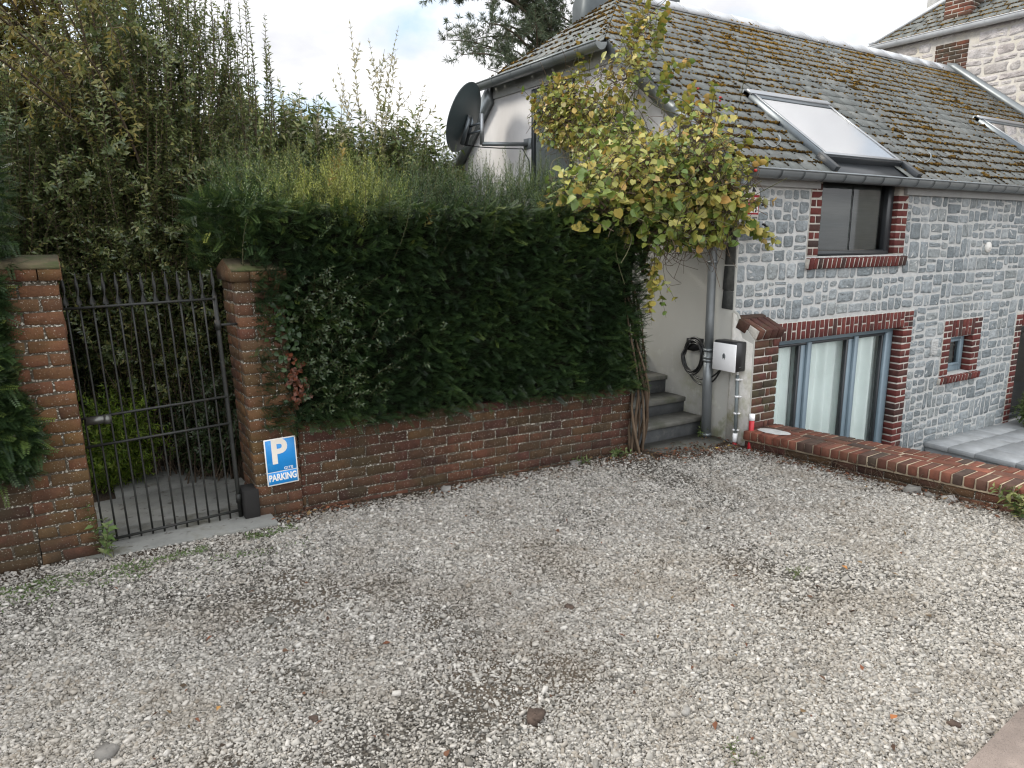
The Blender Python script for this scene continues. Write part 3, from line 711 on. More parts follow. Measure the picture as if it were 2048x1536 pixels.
def build_facade():
    rects = [(0.002, UEND, -1.6, ZTOP)]
    for o in OPEN: rects = rect_sub(rects, o['i'])
    mb = MB()
    for (a, b, c, d) in rects: mb.quad((a, 0, c), (b, 0, c), (b, 0, d), (a, 0, d))
    for o in OPEN:
        a, b, c, d = o['i']; D = .3
        mb.quad((a, 0, c), (a, 0, d), (a, D, d), (a, D, c)); mb.quad((b, 0, d), (b, 0, c), (b, D, c), (b, D, d))
        mb.quad((a, 0, d), (b, 0, d), (b, D, d), (a, D, d)); mb.quad((b, 0, c), (a, 0, c), (a, D, c), (b, D, c))
    wall = mb.build('facade_wall', m_stonemortar, HOUSE)
    # rough squared blocks with wide pointing
    st = MB(); z = -1.58
    def block(a, b, c, d):
        wq, hq = b - a, d - c
        if wq < .035 or hq < .03: return
        px, pz = rough_rect(a, b, c, d); n = len(px)
        cxm, czm = (a + b) / 2, (c + d) / 2
        dep = rng.uniform(.003, .008)
        ring0 = np.stack([px, np.full(n, .003), pz], 1)
        ring1 = np.stack([cxm + (px - cxm) * (1 - .006 / max(wq, .03)), np.full(n, -dep), czm + (pz - czm) * (1 - .006 / max(hq, .03))], 1)
        f2 = .6; ring2 = np.stack([cxm + (px - cxm) * f2, -dep - rng.normal(.0, .004, n), czm + (pz - czm) * f2], 1)
        V = np.concatenate([ring0, ring1, ring2, [[cxm, -dep - rng.normal(0, .003), czm]]])
        i = np.arange(n); q = (i + 1) % n
        F = [np.stack([i, q, q + n, i + n], 1), np.stack([i + n, q + n, q + 2 * n, i + 2 * n], 1), np.stack([i + 2 * n, q + 2 * n, np.full(n, 3 * n)], 1)]
        st.add(V, F, rng.random())
    def split(a, b, c, d, lim, outl):
        wq, hq = b - a, d - c
        mw, mh = lim
        if wq <= mw and hq <= mh: outl.append((a, b, c, d)); return
        if wq / mw > hq / mh: m = a + wq * rng.uniform(.32, .68); split(a, m, c, d, lim, outl); split(m, b, c, d, lim, outl)
        else: m = c + hq * rng.uniform(.3, .7); split(a, b, c, m, lim, outl); split(a, b, m, d, lim, outl)
    while z < ZTOP - .12:
        h = min(rng.uniform(.17, .42), ZTOP - .11 - z)
        if ZTOP - .11 - z - h < .1: h = ZTOP - .11 - z
        u = .004
        while u < UEND:
            wd = rng.uniform(.2, .62); cells = []
            lim = (rng.uniform(.18, .36), rng.uniform(.14, .27))
            split(u, min(u + wd, UEND), z, z + h, lim, cells)
            dz = .03 * mnoise.noise((u * 1.3, z * 2, 3.3))
            for cell in cells:
                pcs = [cell]
                for o in OPEN: pcs = rect_sub(pcs, o['o'])
                g = rng.uniform(.007, .014)
                for (a, b, c, d) in pcs: block(a + g, b - g, c + g + dz * (c > -1.4), d - g + dz)
            u += wd
        z += h
    st.build('stone_cladding', m_stone, HOUSE)
build_facade()

def jamb(mb, u0, u1, z0, z1, face=-.012, dep=.12, ret=0, course=.078, k0=0):
    z = z0; k = k0; j = .015
    while z < z1 - .02:
        h = min(course - j, z1 - z)
        e = lambda: face + rng.normal(0, .0015)
        if k % 2: mb.box(u0, u1, e(), dep, z, z + h, rng.random(), .004, .0012)
        else:
            m = (u0 + u1) / 2 + ret * .03
            mb.box(u0, m - j / 2, e(), dep, z, z + h, rng.random(), .004, .0012); mb.box(m + j / 2, u1, e(), dep, z, z + h, rng.random(), .004, .0012)
        z += course; k += 1
def soldier(mb, u0, u1, z0, z1, face=-.014, dep=.12, pitch=.0745):
    n = max(1, round((u1 - u0) / pitch)); p = (u1 - u0) / n; j = .015
    for i in range(n):
        a, b = u0 + i * p + j / 2, u0 + (i + 1) * p - j / 2
        e = face + rng.normal(0, .0015)
        if i % 2 == 0: mb.box(a, b, e, dep, z0, z1, rng.random(), .004, .0012)
        else:
            m = (z0 + z1) / 2; mb.box(a, b, e, dep, z0, m - j / 2, rng.random(), .004, .0012); mb.box(a, b, e, dep, m + j / 2, z1, rng.random(), .004, .0012)
def rowlock(mb, u0, u1, z0, z1, face=-.055, dep=.11, pitch=.0745, tilt=8):
    n = max(1, round((u1 - u0) / pitch)); p = (u1 - u0) / n; j = .017
    for i in range(n):
        mb.box(u0 + i * p + j / 2, u0 + (i + 1) * p - j / 2, face + rng.normal(0, .002), dep, z0, z1, rng.random(), .005, .0015, rot=rotm('X', tilt), piv=(0, dep, z1))
def sill_mortar(parent, u0, u1, z0, z1):
    mb = MB(); mb.box(u0 + .004, u1 - .004, -.048, .10, z0 + .004, z1 - .005, c=.001, rot=rotm('X', 8), piv=(0, .11, z1)); mb.build('mortar', m_whitemortar, parent)
def mortar_boxes(parent, boxes, m=m_whitemortar):
    mb = MB()
    for b in boxes: mb.box(*b, c=.001)
    return mb.build('mortar', m, parent)
def frame_ring(mb, u0, u1, z0, z1, y0, y1, wl, wr, wb, wt):
    mb.box(u0, u0 + wl, y0, y1, z0, z1); mb.box(u1 - wr, u1, y0, y1, z0, z1)
    mb.box(u0 + wl - .0005, u1 - wr + .0005, y0 + .001, y1 - .001, z0, z0 + wb); mb.box(u0 + wl - .0005, u1 - wr + .0005, y0 + .001, y1 - .001, z1 - wt, z1)

def build_windows():
    # upper window, dark, running up to the gutter
    W = MB(); frame_ring(W, 1.20, 2.49, 1.462, 2.235, .035, .12, .045, .10, .045, .05)
    W.box(1.20, 2.44, .012, .05, 1.462, 1.495)
    win = W.build('window', m_darkframe, HOUSE); win['label'] = 'dark framed upper window with a grey screen'
    f = MB(); f.pane(1.246, 2.39, .084, 1.508, 2.185); f.build('pane', m_darkglass, win)
    b = MB(); b.box(1.25, 2.38, .118, .122, 1.51, 2.2, c=.001); b.build('screen', m_blind, win)
    b = MB(); b.box(1.82, 1.828, .074, .081, 1.508, 2.185, c=.001); b.build('mullion', m_darkframe, win)
    for ja, jb, jt in ((1.025, 1.188, 2.18), (2.512, 2.70, 2.08)):
        s = MB(); jamb(s, ja, jb, 1.468, jt); s.build('brick_jamb', m_redbrick, win)
    s = MB(); rowlock(s, 1.015, 2.735, 1.352, 1.455); sill_mortar(s.build('sill', m_redbrick, win), 1.015, 2.735, 1.352, 1.455)
    mortar_boxes(win, [(1.02, 1.186, -.008, .1, 1.46, 2.2), (2.516, 2.705, -.008, .1, 1.46, 2.2)])
    # glazed door with curtains
    D = MB(); y0, y1 = .1, .16; zt = .63
    D.box(.41, 2.85, y0, y1, zt - .055, zt + .004); D.box(.41, 2.85, y0, y1, -1.5, -1.42)
    for a, b in ((.41, .46), (1.20, 1.27), (2.02, 2.09), (2.755, 2.855)): D.box(a, b, y0 + .001, y1 - .001, -1.45, zt - .03)
    for a, b in ((1.28, 1.345), (2.10, 2.165), (2.69, 2.75)): D.box(a, b, y0 - .022, y1 - .02, -1.42, zt - .057)
    door = D.build('glazed_door', m_blueframe, HOUSE); door['label'] = 'wide blue grey glazed door with white curtains'
    D = MB()
    for a, b in ((1.165, 1.199), (1.985, 2.019), (2.655, 2.689)): D.box(a, b, y0 + .004, y1 - .01, -1.42, zt - .057)
    D.box(.46, 2.75, y0 - .003, y1 - .01, zt - .085, zt - .0565)
    D.build('seal', m_darkframe, door)
    D = MB()
    for a, b in ((.46, 1.166), (1.345, 1.986), (2.165, 2.656)): D.pane(a, b, y0 + .022, -1.42, zt - .057)
    D.build('pane', m_glass, door)
    for a, b in ((.47, 1.24), (1.22, 2.07), (2.05, 2.84)):
        c = MB(); n = 160; x = np.linspace(a, b, n)
        ph = rng.random() * 6; y = .215 + .034 * np.sin(x * 48 + ph + 1.8 * np.sin(x * 9)) + .02 * np.sin(x * 23 + ph)
        V = np.concatenate([np.stack([x, y, np.full(n, -1.45)], 1), np.stack([x + .012 * np.sin(x * 20), .215 + (y - .215) * .7, np.full(n, .62)], 1)])
        i = np.arange(n - 1); c.add(V, [np.stack([i, i + 1, i + 1 + n, i + n], 1)]); c.build('curtain', m_curtain, door, smooth=True)
    h = MB(); h.box(1.172, 1.188, y0 - .03, y0 + .006, -.62, -.47, c=.005); h.tube([(1.18, y0 - .03, -.5), (1.18, y0 - .07, -.5), (1.12, y0 - .075, -.5)], .009, 6); h.build('handle', m_darkframe, door)
    s = MB(); soldier(s, .36, 2.87, .637, .812); jamb(s, 2.864, 3.05, -1.5, .63, k0=1, dep=.11); 
    # corner block beside the lintel
    z = .637
    for k in range(3):
        s.box(2.88, 2.962, -.012, .1, z, z + .05, .3 + .2 * k); s.box(2.973, 3.05, -.012, .1, z, z + .05, rng.random()); z += .061
    s.build('brick_surround', m_redbrick, door)
    mortar_boxes(door, [(.36, 3.052, -.007, .095, .638, .815), (2.868, 3.055, -.007, .105, -1.5, .634)])
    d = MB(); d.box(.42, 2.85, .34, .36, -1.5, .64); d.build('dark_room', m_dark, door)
    # small window
    W = MB(); frame_ring(W, 3.965, 4.455, -.026, .425, .085, .14, .04, .07, .075, .04); frame_ring(W, 4.0, 4.385, .05, .385, .07, .13, .02, .045, .03, .03)
    win = W.build('window', m_blueframe, HOUSE); win['label'] = 'small blue grey framed window with brick sill'
    f = MB(); f.pane(4.02, 4.34, .1, .08, .355); f.build('pane', m_darkglass, win)
    b = MB(); b.box(3.98, 4.44, .142, .146, .0, .42, c=.001); b.build('screen', m_blind, win)
    s = MB(); soldier(s, 3.95, 4.49, .436, .64); jamb(s, 3.77, 3.945, -.03, .64); jamb(s, 4.475, 4.66, -.03, .64, dep=.1)
    s.build('brick_surround', m_redbrick, win)
    s = MB(); rowlock(s, 3.74, 4.70, -.115, -.032); sill_mortar(s.build('sill', m_redbrick, win), 3.74, 4.70, -.115, -.032)
    mortar_boxes(win, [(3.766, 3.942, -.007, .09, -.03, .643), (4.479, 4.664, -.007, .09, -.03, .643), (3.943, 4.478, -.007, .09, .439, .643)])
    # opening at the right picture edge
    W = MB(); frame_ring(W, 5.765, 7.545, -.9, .44, .1, .16, .07, .07, .08, .07); W.box(6.6, 6.7, .101, .159, -.85, .4)
    win = W.build('window', m_darkframe, HOUSE); win['label'] = 'wide dark window at the right picture edge'
    f = MB(); f.pane(5.83, 7.48, .122, -.82, .37); f.build('pane', m_darkglass, win)
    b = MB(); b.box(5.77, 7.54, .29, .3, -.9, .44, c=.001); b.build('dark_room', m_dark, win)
    s = MB(); soldier(s, 5.75, 7.56, .456, .648); jamb(s, 5.585, 5.75, -.93, .648); jamb(s, 7.56, 7.73, -.93, .648); s.build('brick_surround', m_redbrick, win)
    s = MB(); rowlock(s, 5.56, 7.75, -1.0, -.935); sill_mortar(s.build('sill', m_redbrick, win), 5.56, 7.75, -1.0, -.935)
    mortar_boxes(win, [(5.582, 5.755, -.007, .09, -.93, .65), (7.555, 7.732, -.007, .09, -.93, .65), (5.755, 7.555, -.007, .09, .452, .65)])
build_windows()

# roof geometry
RS = .752; RZ0 = 2.33; RIDGE_V, RIDGE_Z = 3.10, 4.662; RRS = .86
def front_z(v): return RZ0 + RS * v
def rear_z(v): return RIDGE_Z - RRS * (v - RIDGE_V)
HIP0, HIPU, APEX = 3.66, -.14, 1.20
def hip_z(u): return HIP0 + (RIDGE_Z - HIP0) / (APEX - HIPU) * (u - HIPU)
VH1 = (HIP0 - RZ0) / RS; VH2 = RIDGE_V + (RIDGE_Z - HIP0) / RRS
def build_gable():
    prof = [(-.268, -.45), (6.0, -.45), (6.0, rear_z(6.0) - .06), (VH2 - .05, HIP0 - .07), (VH1 + .05, HIP0 - .07), (-.02, RZ0 - .09), (-.02, .985), (-.07, .955), (-.10, .90), (-.268, .735)]
    mb = MB(); mb.poly_prism(prof, 0, 0, .02); mb.build('gable_wall', m_render, HOUSE)
    # quoin return: dark hewn stones on the corner
    q = MB(); z = .985
    while z < 2.13:
        h = rng.uniform(.15, .27); h = min(h, 2.15 - z); d = rng.uniform(.105, .125)
        if h > .03: q.box(-.008, .012, -.006, d, z + .004, z + h - .006, rng.random(), .006, .003)
        z += h
    q.build('quoin', m_quoin, HOUSE)
    # wing wall in front of the corner
    wroot = empty('brick_pier', (.18, -.14, -.3)); tag(wroot, 'short brick pier with sloping brick cap beside the glazed door', 'pier')
    p = MB(); z = -.26; k = 0; c = .0765; j = .012
    while z < .70:
        h = c - j; e = -.268 + rng.normal(0, .002)
        if k % 2: xs = [.028, .17, .36]
        else: xs = [.028, .215, .275, .36]
        for a, b in zip(xs[:-1], xs[1:]): p.box(a + (.0 if a == .028 else j / 2), b - (0 if b == .36 else j / 2), e, -.16, z, z + h, rng.random(), .005, .002)
        p.box(.26, .36, -.15, -.02, z, z + h, rng.random(), .005, .002)
        z += c; k += 1
    p.build('brickwork', m_pierbrick, wroot)
    m = MB(); m.box(.034, .354, -.258, -.021, -.3, .70, c=.001); m.build('mortar', m_whitemortar, wroot)
    wr = MB(); wr.poly_prism([(-.272, -.4), (-.02, -.4), (-.02, .965), (-.06, .945), (-.09, .86), (-.14, .74), (-.262, .70)], 0, -.006, .026); wr.build('render_face', m_whiterender, wroot)
    cp = MB(); rt = rotm('X', 24)
    for i in range(4):
        a = .03 + i * .088; cp.box(a, a + .076, -.30, -.075, .775, .875, rng.random(), .006, .003, rot=rt, piv=(0, -.19, .8))
    cp.box(.03, .38, -.085, -.022, .87, .93, rng.random(), .006, .003, rot=rotm('X', 15)); cp.box(-.006, .024, -.19, -.07, .80, .90, .6, .006, .003, rot=rt)
    cp.build('cap', m_pierbrick, wroot)
    cm = MB(); cm.box(.02, .372, -.285, -.07, .74, .862, c=.002, rot=rt, piv=(0, -.19, .8)); cm.box(.0, .375, -.12, -.022, .71, .90); cm.build('mortar', m_whitemortar, wroot)
build_gable()

def clip_poly(poly, a, b, c):
    """keep a*x+b*y+c>=0"""
    res = []
    for i in range(len(poly)):
        p, q = poly[i], poly[(i + 1) % len(poly)]; dp, dq = a * p[0] + b * p[1] + c, a * q[0] + b * q[1] + c
        if dp >= 0: res.append(p)
        if (dp >= 0) != (dq >= 0): t = dp / (dp - dq); res.append((p[0] + t * (q[0] - p[0]), p[1] + t * (q[1] - p[1])))
    return res
ICO = None
def moss_blobs(mb, P, nrm, size, r):
    global ICO
    if ICO is None:
        phi = (1 + 5 ** .5) / 2
        iv = unit(np.array([(-1, phi, 0), (1, phi, 0), (-1, -phi, 0), (1, -phi, 0), (0, -1, phi), (0, 1, phi), (0, -1, -phi), (0, 1, -phi), (phi, 0, -1), (phi, 0, 1), (-phi, 0, -1), (-phi, 0, 1)]))
        fi = np.array([(0, 11, 5), (0, 5, 1), (0, 1, 7), (0, 7, 10), (0, 10, 11), (1, 5, 9), (5, 11, 4), (11, 10, 2), (10, 7, 6), (7, 1, 8), (3, 9, 4), (3, 4, 2), (3, 2, 6), (3, 6, 8), (3, 8, 9), (4, 9, 5), (2, 4, 11), (6, 2, 10), (8, 6, 7), (9, 8, 1)])
        ICO = (iv, fi)
    iv, fi = ICO; n = len(P)
    V = iv[None] * (1 + rng.normal(0, .28, (n, 12, 1))) * size[:, None, None]
    V = V * np.array([1.15, 1.15, .8]) + P[:, None]
    F = (fi[None] + (np.arange(n) * 12)[:, None, None]).reshape(-1, 3)
    mb.add(V.reshape(-1, 3), [F], np.repeat(r, 12))
def slate_plane(origin, ax, up, L0, L1, H, expo, wid, clips, holes=(), dens=1., rmoss=(.35, .25), mat_s=m_slate, parent=None, seed=0, rgrad=0.):
    """slates on a plane: ax along the eave, up up the slope; returns (slates MB, moss MB)"""
    o, ax, up = map(lambda q: np.asarray(q, float), (origin, ax, up)); nrm = unit(np.cross(ax, up))
    sl = MB(); mp = []; ms = []; mr_ = []
    k = 0; t = 0.
    while t < H - .02:
        x = L0 - (wid / 2 if k % 2 else 0)
        while x < L1:
            ww = wid * rng.uniform(.94, 1.06); gap = .003
            poly = [(x + gap, t + rng.normal(0, .003)), (x + ww - gap, t + rng.normal(0, .003)), (x + ww - gap, min(t + expo * 1.7, H)), (x + gap, min(t + expo * 1.7, H))]
            for cl in clips: poly = clip_poly(poly, *cl) if poly else poly
            inh = any(h[0] < x + ww / 2 < h[1] and h[2] < t + expo / 2 < h[3] for h in holes)
            if len(poly) >= 3 and not inh:
                lift = rng.uniform(.008, .012); tilt = .009; sk = rng.normal(0, .0015)
                P = []
                for (a, b) in poly:
                    hgt = lift - tilt * (b - t) / (expo * 1.7) + sk * (a - x) / wid * 2
                    P.append(o + a * ax + b * up + hgt * nrm)
                Pb = [p - .005 * nrm for p in P]; n = len(P)
                sl.add(P + Pb, [list(range(n))] + [[i, i + n, (i + 1) % n + n, (i + 1) % n] for i in range(n)], rng.random())
                # moss along the tail and down the joint
                md = mnoise.noise((x * .8 + seed, t * .8, 2.)) * .6 + mnoise.noise((x * 2.6 + seed, t * 2.6, 7.)) * .4
                prob = np.clip(dens * (.72 + 1.8 * md), .06, 1.)
                x0, x1 = min(p[0] for p in poly), max(p[0] for p in poly)
                m = int((x1 - x0) / .016)
                for q in range(m):
                    if rng.random() < prob:
                        mp.append(o + (x0 + (q + rng.random()) * .016) * ax + (t - .004 + rng.normal(0, .005)) * up + .009 * nrm); ms.append(rng.uniform(.009, .019) * (1 + .8 * max(md, 0))); mr_.append(np.clip(rmoss[0] + rgrad * t / H + rng.normal(0, rmoss[1]) + md * .3, 0, 1))
                for q in range(10):
                    if rng.random() < prob * .65:
                        mp.append(o + (x0 + rng.normal(0, .005)) * ax + (t + rng.random() * expo) * up + .007 * nrm); ms.append(rng.uniform(.007, .015)); mr_.append(np.clip(rmoss[0] + rgrad * t / H + rng.normal(0, rmoss[1]), 0, 1))
                if rng.random() < .05 * prob * dens:
                    for q in range(14):
                        mp.append(o + (x0 + rng.normal(.05, .03)) * ax + (t + abs(rng.normal(0.02, .03))) * up + .012 * nrm); ms.append(rng.uniform(.012, .024)); mr_.append(np.clip(rmoss[0] + .25 + rng.normal(0, rmoss[1]), 0, 1))
            x += wid
        t += expo; k += 1
    mo = MB()
    if mp: moss_blobs(mo, np.array(mp), nrm, np.array(ms), np.array(mr_))
    return sl, mo
def half_pipe(mb, p0, p1, r, outward, n=10, lip=True, a0=-8, a1=188):
    """open gutter, lip on the outward side"""
    p0, p1, ow = map(lambda q: np.asarray(q, float), (p0, p1, outward)); up = np.array([0, 0, 1.])
    an = np.radians(np.linspace(a0, a1, n))
    for rr, s_ in ((r, 1), (r - .004, -1)):
        V = [p + rr * (-np.cos(q) * -ow * -1 - 0) * 1 if False else p + rr * (np.cos(q) * ow - np.sin(q) * up) for p in (p0, p1) for q in an]
        i = np.arange(n - 1); F = np.stack([i, i + 1, i + 1 + n, i + n], 1)
        mb.add(V, [F if s_ > 0 else F[:, ::-1]])
    if lip: mb.tube([p0 + (r + .003) * ow + .008 * up, p1 + (r + .003) * ow + .008 * up], .0095, 8)
    for p in (p0, p1):
        V = [p] + [p + (r - .001) * (np.cos(q) * ow - np.sin(q) * up) for q in an]; mb.add(V, [np.array([(0, i, i + 1) for i in range(1, n)])])
def band(mb, p, ax, r, ow, wd=.012, n=10, a0=0, a1=180):
    p, ax, ow = map(lambda q: np.asarray(q, float), (p, ax, ow)); up = np.array([0, 0, 1.]); an = np.radians(np.linspace(a0, a1, n))
    V = [p + k * ax * wd / 2 + r * (np.cos(q) * ow - np.sin(q) * up) for k in (-1, 1) for q in an]
    i = np.arange(n - 1); mb.add(V, [np.stack([i, i + 1, i + 1 + n, i + n], 1)])

def build_roof():
    th = math.atan(RS); upf = np.array([0, math.cos(th), math.sin(th)])
    v0 = -.13; o = np.array([0, v0, front_z(v0)]); H = (RIDGE_V - v0) / math.cos(th)
    # decking
    mb = MB()
    e = -.03
    A = (-.06, v0, front_z(v0) + e); B = (UEND, v0, front_z(v0) + e); Cc = (UEND, RIDGE_V, RIDGE_Z + e); Dd = (APEX, RIDGE_V, RIDGE_Z + e); Ee = (-.06, VH1, HIP0 + e)
    v9 = 6.15; F1 = (-.06, VH2, HIP0 + e); G = (-.06, v9, rear_z(v9) + e); Hh = (UEND, v9, rear_z(v9) + e)
    mb.add([A, B, Cc, Dd, Ee], [[0, 1, 2, 3, 4]]); mb.add([Dd, Cc, Hh, G, F1], [[0, 1, 2, 3, 4]]); mb.add([Ee, Dd, F1], [[0, 1, 2]])
    roof = mb.build('roof', m_slate, HOUSE)
    # hip line in (x,t): from (HIPU,VH1) to (APEX,RIDGE_V); keep right side
    tA = (VH1 - v0) / math.cos(th); tB = H
    dx, dt = APEX - HIPU, tB - tA
    clip_hip = (dt, -dx, -(dt * HIPU - dx * tA))
    clip_end = (-1, 0, UEND); clip_rake = (1, 0, .075)
    sl, mo = slate_plane(o, (1, 0, 0), upf, -.3, UEND, H, .186, .215, [clip_hip, clip_end, clip_rake], holes=[(1.26, 2.56, -.1, 1.42), (6.72, 8.0, .72, 1.85)], dens=1.0, rmoss=(.26, .2), seed=1, rgrad=.6)
    sl.build('slates', m_slate, roof); tag(mo.build('moss', m_moss, roof, smooth=True), kind='stuff')
    # half hip end
    hs = (RIDGE_Z - HIP0) / (APEX - HIPU); thh = math.atan(hs); uph = np.array([math.cos(thh), 0, math.sin(thh)])
    oh = np.array([HIPU - .01, 0, HIP0 - .006]); Hh_ = (APEX - HIPU) / math.cos(thh)
    # ax along -Y so that the normal points out
    c1 = (Hh_ - 0, (RIDGE_V - VH1) * 1., 0)
    # coordinates: x = -v ; boundaries from v=VH1..RIDGE (x=-VH1) and v=VH2
    d1 = RIDGE_V - VH1; clipa = (-Hh_, -d1, -Hh_ * VH1)   # v >= VH1 + d1*t/H  ->  -x >= ...
    d2 = VH2 - RIDGE_V; clipb = (Hh_, -d2, Hh_ * VH2)
    sl, mo = slate_plane(oh, (0, -1, 0), uph, -VH2 - .2, -VH1 + .2, Hh_, .186, .215, [clipa, clipb], dens=.75, rmoss=(.3, .2), seed=9)
    sl.build('slates', m_slate, roof); tag(mo.build('moss', m_moss, roof, smooth=True), kind='stuff')
    # rear slope seen edge-on only: a few broad courses
    thr = math.atan(RRS); upr = np.array([0, -math.cos(thr), math.sin(thr)])
    rl = MB(); nst = 26; Lr = (v9 - RIDGE_V) / math.cos(thr)
    for k in range(nst):
        t0 = k * Lr / nst; pz = np.array([0, v9, rear_z(v9)]) + t0 * upr; pz1 = pz + upr * Lr / nst * 1.3
        xf = lambda y: -.07 if y > VH2 else APEX - (APEX + .07) * (y - RIDGE_V) / (VH2 - RIDGE_V)
        pz1 = pz + upr * Lr / nst
        nr = np.array([0, math.sin(thr), math.cos(thr)])
        rl.add([(xf(pz[1]) + .03, *(pz + nr * .004)[1:]), (UEND, *(pz + nr * .004)[1:]), (UEND, *pz1[1:]), (xf(pz1[1]) + .03, *pz1[1:])], [[1, 0, 3, 2]], rng.random())
    rl.build('rear_slates', m_slate, roof)
    # ridge capping: sheets with rolled joints
    rc = MB(); n = 15; xs = np.linspace(APEX - .05, UEND, n + 1)
    for a, b in zip(xs[:-1], xs[1:]):
        wv = .19; pf = [(RIDGE_V - wv, RIDGE_Z - wv * RS + .022), (RIDGE_V - .045, RIDGE_Z + .012), (RIDGE_V, RIDGE_Z + .05), (RIDGE_V + .045, RIDGE_Z + .012), (RIDGE_V + wv, RIDGE_Z - wv * RRS + .02), (RIDGE_V, RIDGE_Z - .05)]
        rc.poly_prism(pf, 0, a, b - .006); 
        pg = [(y, z + .006) for y, z in pf]; rc.poly_prism(pg, 0, b - .03, b + .01)
    rc.build('ridge_cap', m_palezinc, roof)
    # verge boards on the gable
    def board(p, q, d, h, x0, x1):
        vb = MB(); p, q = np.array(p), np.array(q); V = []
        for x in (x0, x1):
            for (y, z) in (p, q): V += [(x, y, z), (x, y, z - h)]
        vb.add(V, [[0, 1, 3, 2], [4, 6, 7, 5], [0, 2, 6, 4], [1, 5, 7, 3], [0, 4, 5, 1], [2, 3, 7, 6]]); vb.build('verge_board', m_zinc, roof)
    board((v0, front_z(v0) + .012), (VH1 + .05, HIP0 + .05), 0, .19, -.075, .0)
    board((VH2 - .02, HIP0 - .01), (v9, rear_z(v9) + .01), 0, .24, -.10, .0)
    hb = MB(); hb.box(-.02, 0, VH1 + .02, VH2, HIP0 - .2, HIP0 - .03); hb.build('fascia_board', m_board, HOUSE)
    # gutters
    g = MB(); r = .068; zc = front_z(v0) - .012; yc = v0 - .055
    half_pipe(g, (-.06, yc, zc), (UEND, yc, zc), r, (0, -1, 0), 12)
    gt = g.build('gutter', m_zinc, HOUSE, smooth=True)
    g = MB()
    for x in np.arange(.25, UEND, .31): band(g, (x, yc, zc), (1, 0, 0), r + .006, (0, -1, 0), .017)
    g.build('brackets', m_darkzinc, gt)
    g = MB(); zc2 = HIP0 - .03; xc = HIPU - .055
    half_pipe(g, (xc, VH1 - .02, zc2), (xc, VH2 + .12, zc2), .075, (-1, 0, 0), 12)
    for y in np.arange(VH1 + .3, VH2, .45): band(g, (xc, y, zc2), (0, 1, 0), .08, (-1, 0, 0), .016)
    g.build('gutter', m_zinc, HOUSE, smooth=True)
    fb = MB()
    for a, b in ((.01, 1.10), (2.60, UEND)): fb.box(a, b, -.05, .0, 2.10 if a < 1 else 2.085, 2.235, c=.003)
    fb.build('fascia_board', m_board, HOUSE)
    sf = MB(); sf.box(1.11, 2.59, -.055, -.03, 2.165, 2.235, c=.002); sf.build('fascia_board', m_darkzinc, HOUSE)
    # downpipe on the gable side
    dp = MB(); pts = [(-.085, -.12, 2.14), (-.085, -.02, 2.0), (-.085, .16, 1.72), (-.085, .19, 1.6), (-.085, .183, .9), (-.085, .175, .55)]
    dp.tube(pts, .04, 14); dp.tube([(-.085, .175, .585), (-.085, .172, .3), (-.085, .155, -.27)], .046, 14)
    for z in (1.42, .60, .53, .50, -.22):
        y = np.interp(z, [-.27, .55, 1.6], [.155, .175, .19]); dp.tube([(-.085, y, z - .012), (-.085, y, z + .012)], .0525, 14)
    dp.build('downpipe', m_zinc, HOUSE, smooth=False)
    # two snow hooks
    for (x, v) in ((.62, .16), (3.19, .14)):
        h = MB(); b = np.array([x, v, front_z(v) + .02]); a_ = [b + upf * q for q in (.12, .0)]
        pts = [b + upf * .14 + np.array([0, 0, 0])]; 
        nrm = np.array([0, -math.sin(th), math.cos(th)])
        for q in np.linspace(0, 1, 12):
            an = math.pi * 1.15 * q; pts.append(b + nrm * (.055 - .055 * math.cos(an)) - upf * (.055 * math.sin(an)) + upf * .03 + np.array([.03 * q, 0, 0]))
        h.tube(pts, .007, 7); h.build('roof_hook', m_zinc, roof)
    # two round and square vents on the front
    m = MB(); c = np.array([4.55, -.03, 1.515])
    m.tube([(4.55, 0, 1.515), (4.55, -.03, 1.515)], [.066, .062], 24); m.tube([(4.55, -.028, 1.515), (4.55, -.036, 1.515)], [.045, .04], 24); m.tube([(4.55, -.034, 1.515), (4.55, -.041, 1.515)], [.02, .018], 16)
    m.build('round_vent', m_signwhite, HOUSE)
    m = MB()
    m.box(3.50, 3.64, -.022, .0, .25, .44, c=.003); 
    for q in range(8): m.box(3.515, 3.625, -.028, -.02, .27 + q * .02, .28 + q * .02, c=.001)
    m.build('air_vent', m_stonemortar, HOUSE)
    # gable window mostly behind the vine
    W = MB(); 
    for a, b, c, d in ((3.24, 3.30, 2.2, 3.43), (2.45, 2.51, 2.2, 3.43)): W.box(-.03, .01, a, b, c, d)
    W.box(-.029, .01, 2.51, 3.24, 3.37, 3.43); W.box(-.029, .01, 2.51, 3.24, 2.2, 2.26); 
    win = W.build('window', m_darkframe, HOUSE); win['label'] = 'dark gable window half covered by the vine'
    p = MB(); p.quad((-.01, 3.24, 2.26), (-.01, 2.51, 2.26), (-.01, 2.51, 3.37), (-.01, 3.24, 3.37)); p.build('pane', m_darkglass, win)
    # dormer peeking over the hip
    d = MB(); d.poly_prism([(3.9, 4.2), (4.33, 4.2), (4.33, 4.82), (4.12, 5.2), (3.9, 5.2)], 0, 1.35, 3.0); d.build('dormer', m_darkzinc, HOUSE)
    return roof, upf, th
ROOF, UPF, TH = build_roof()

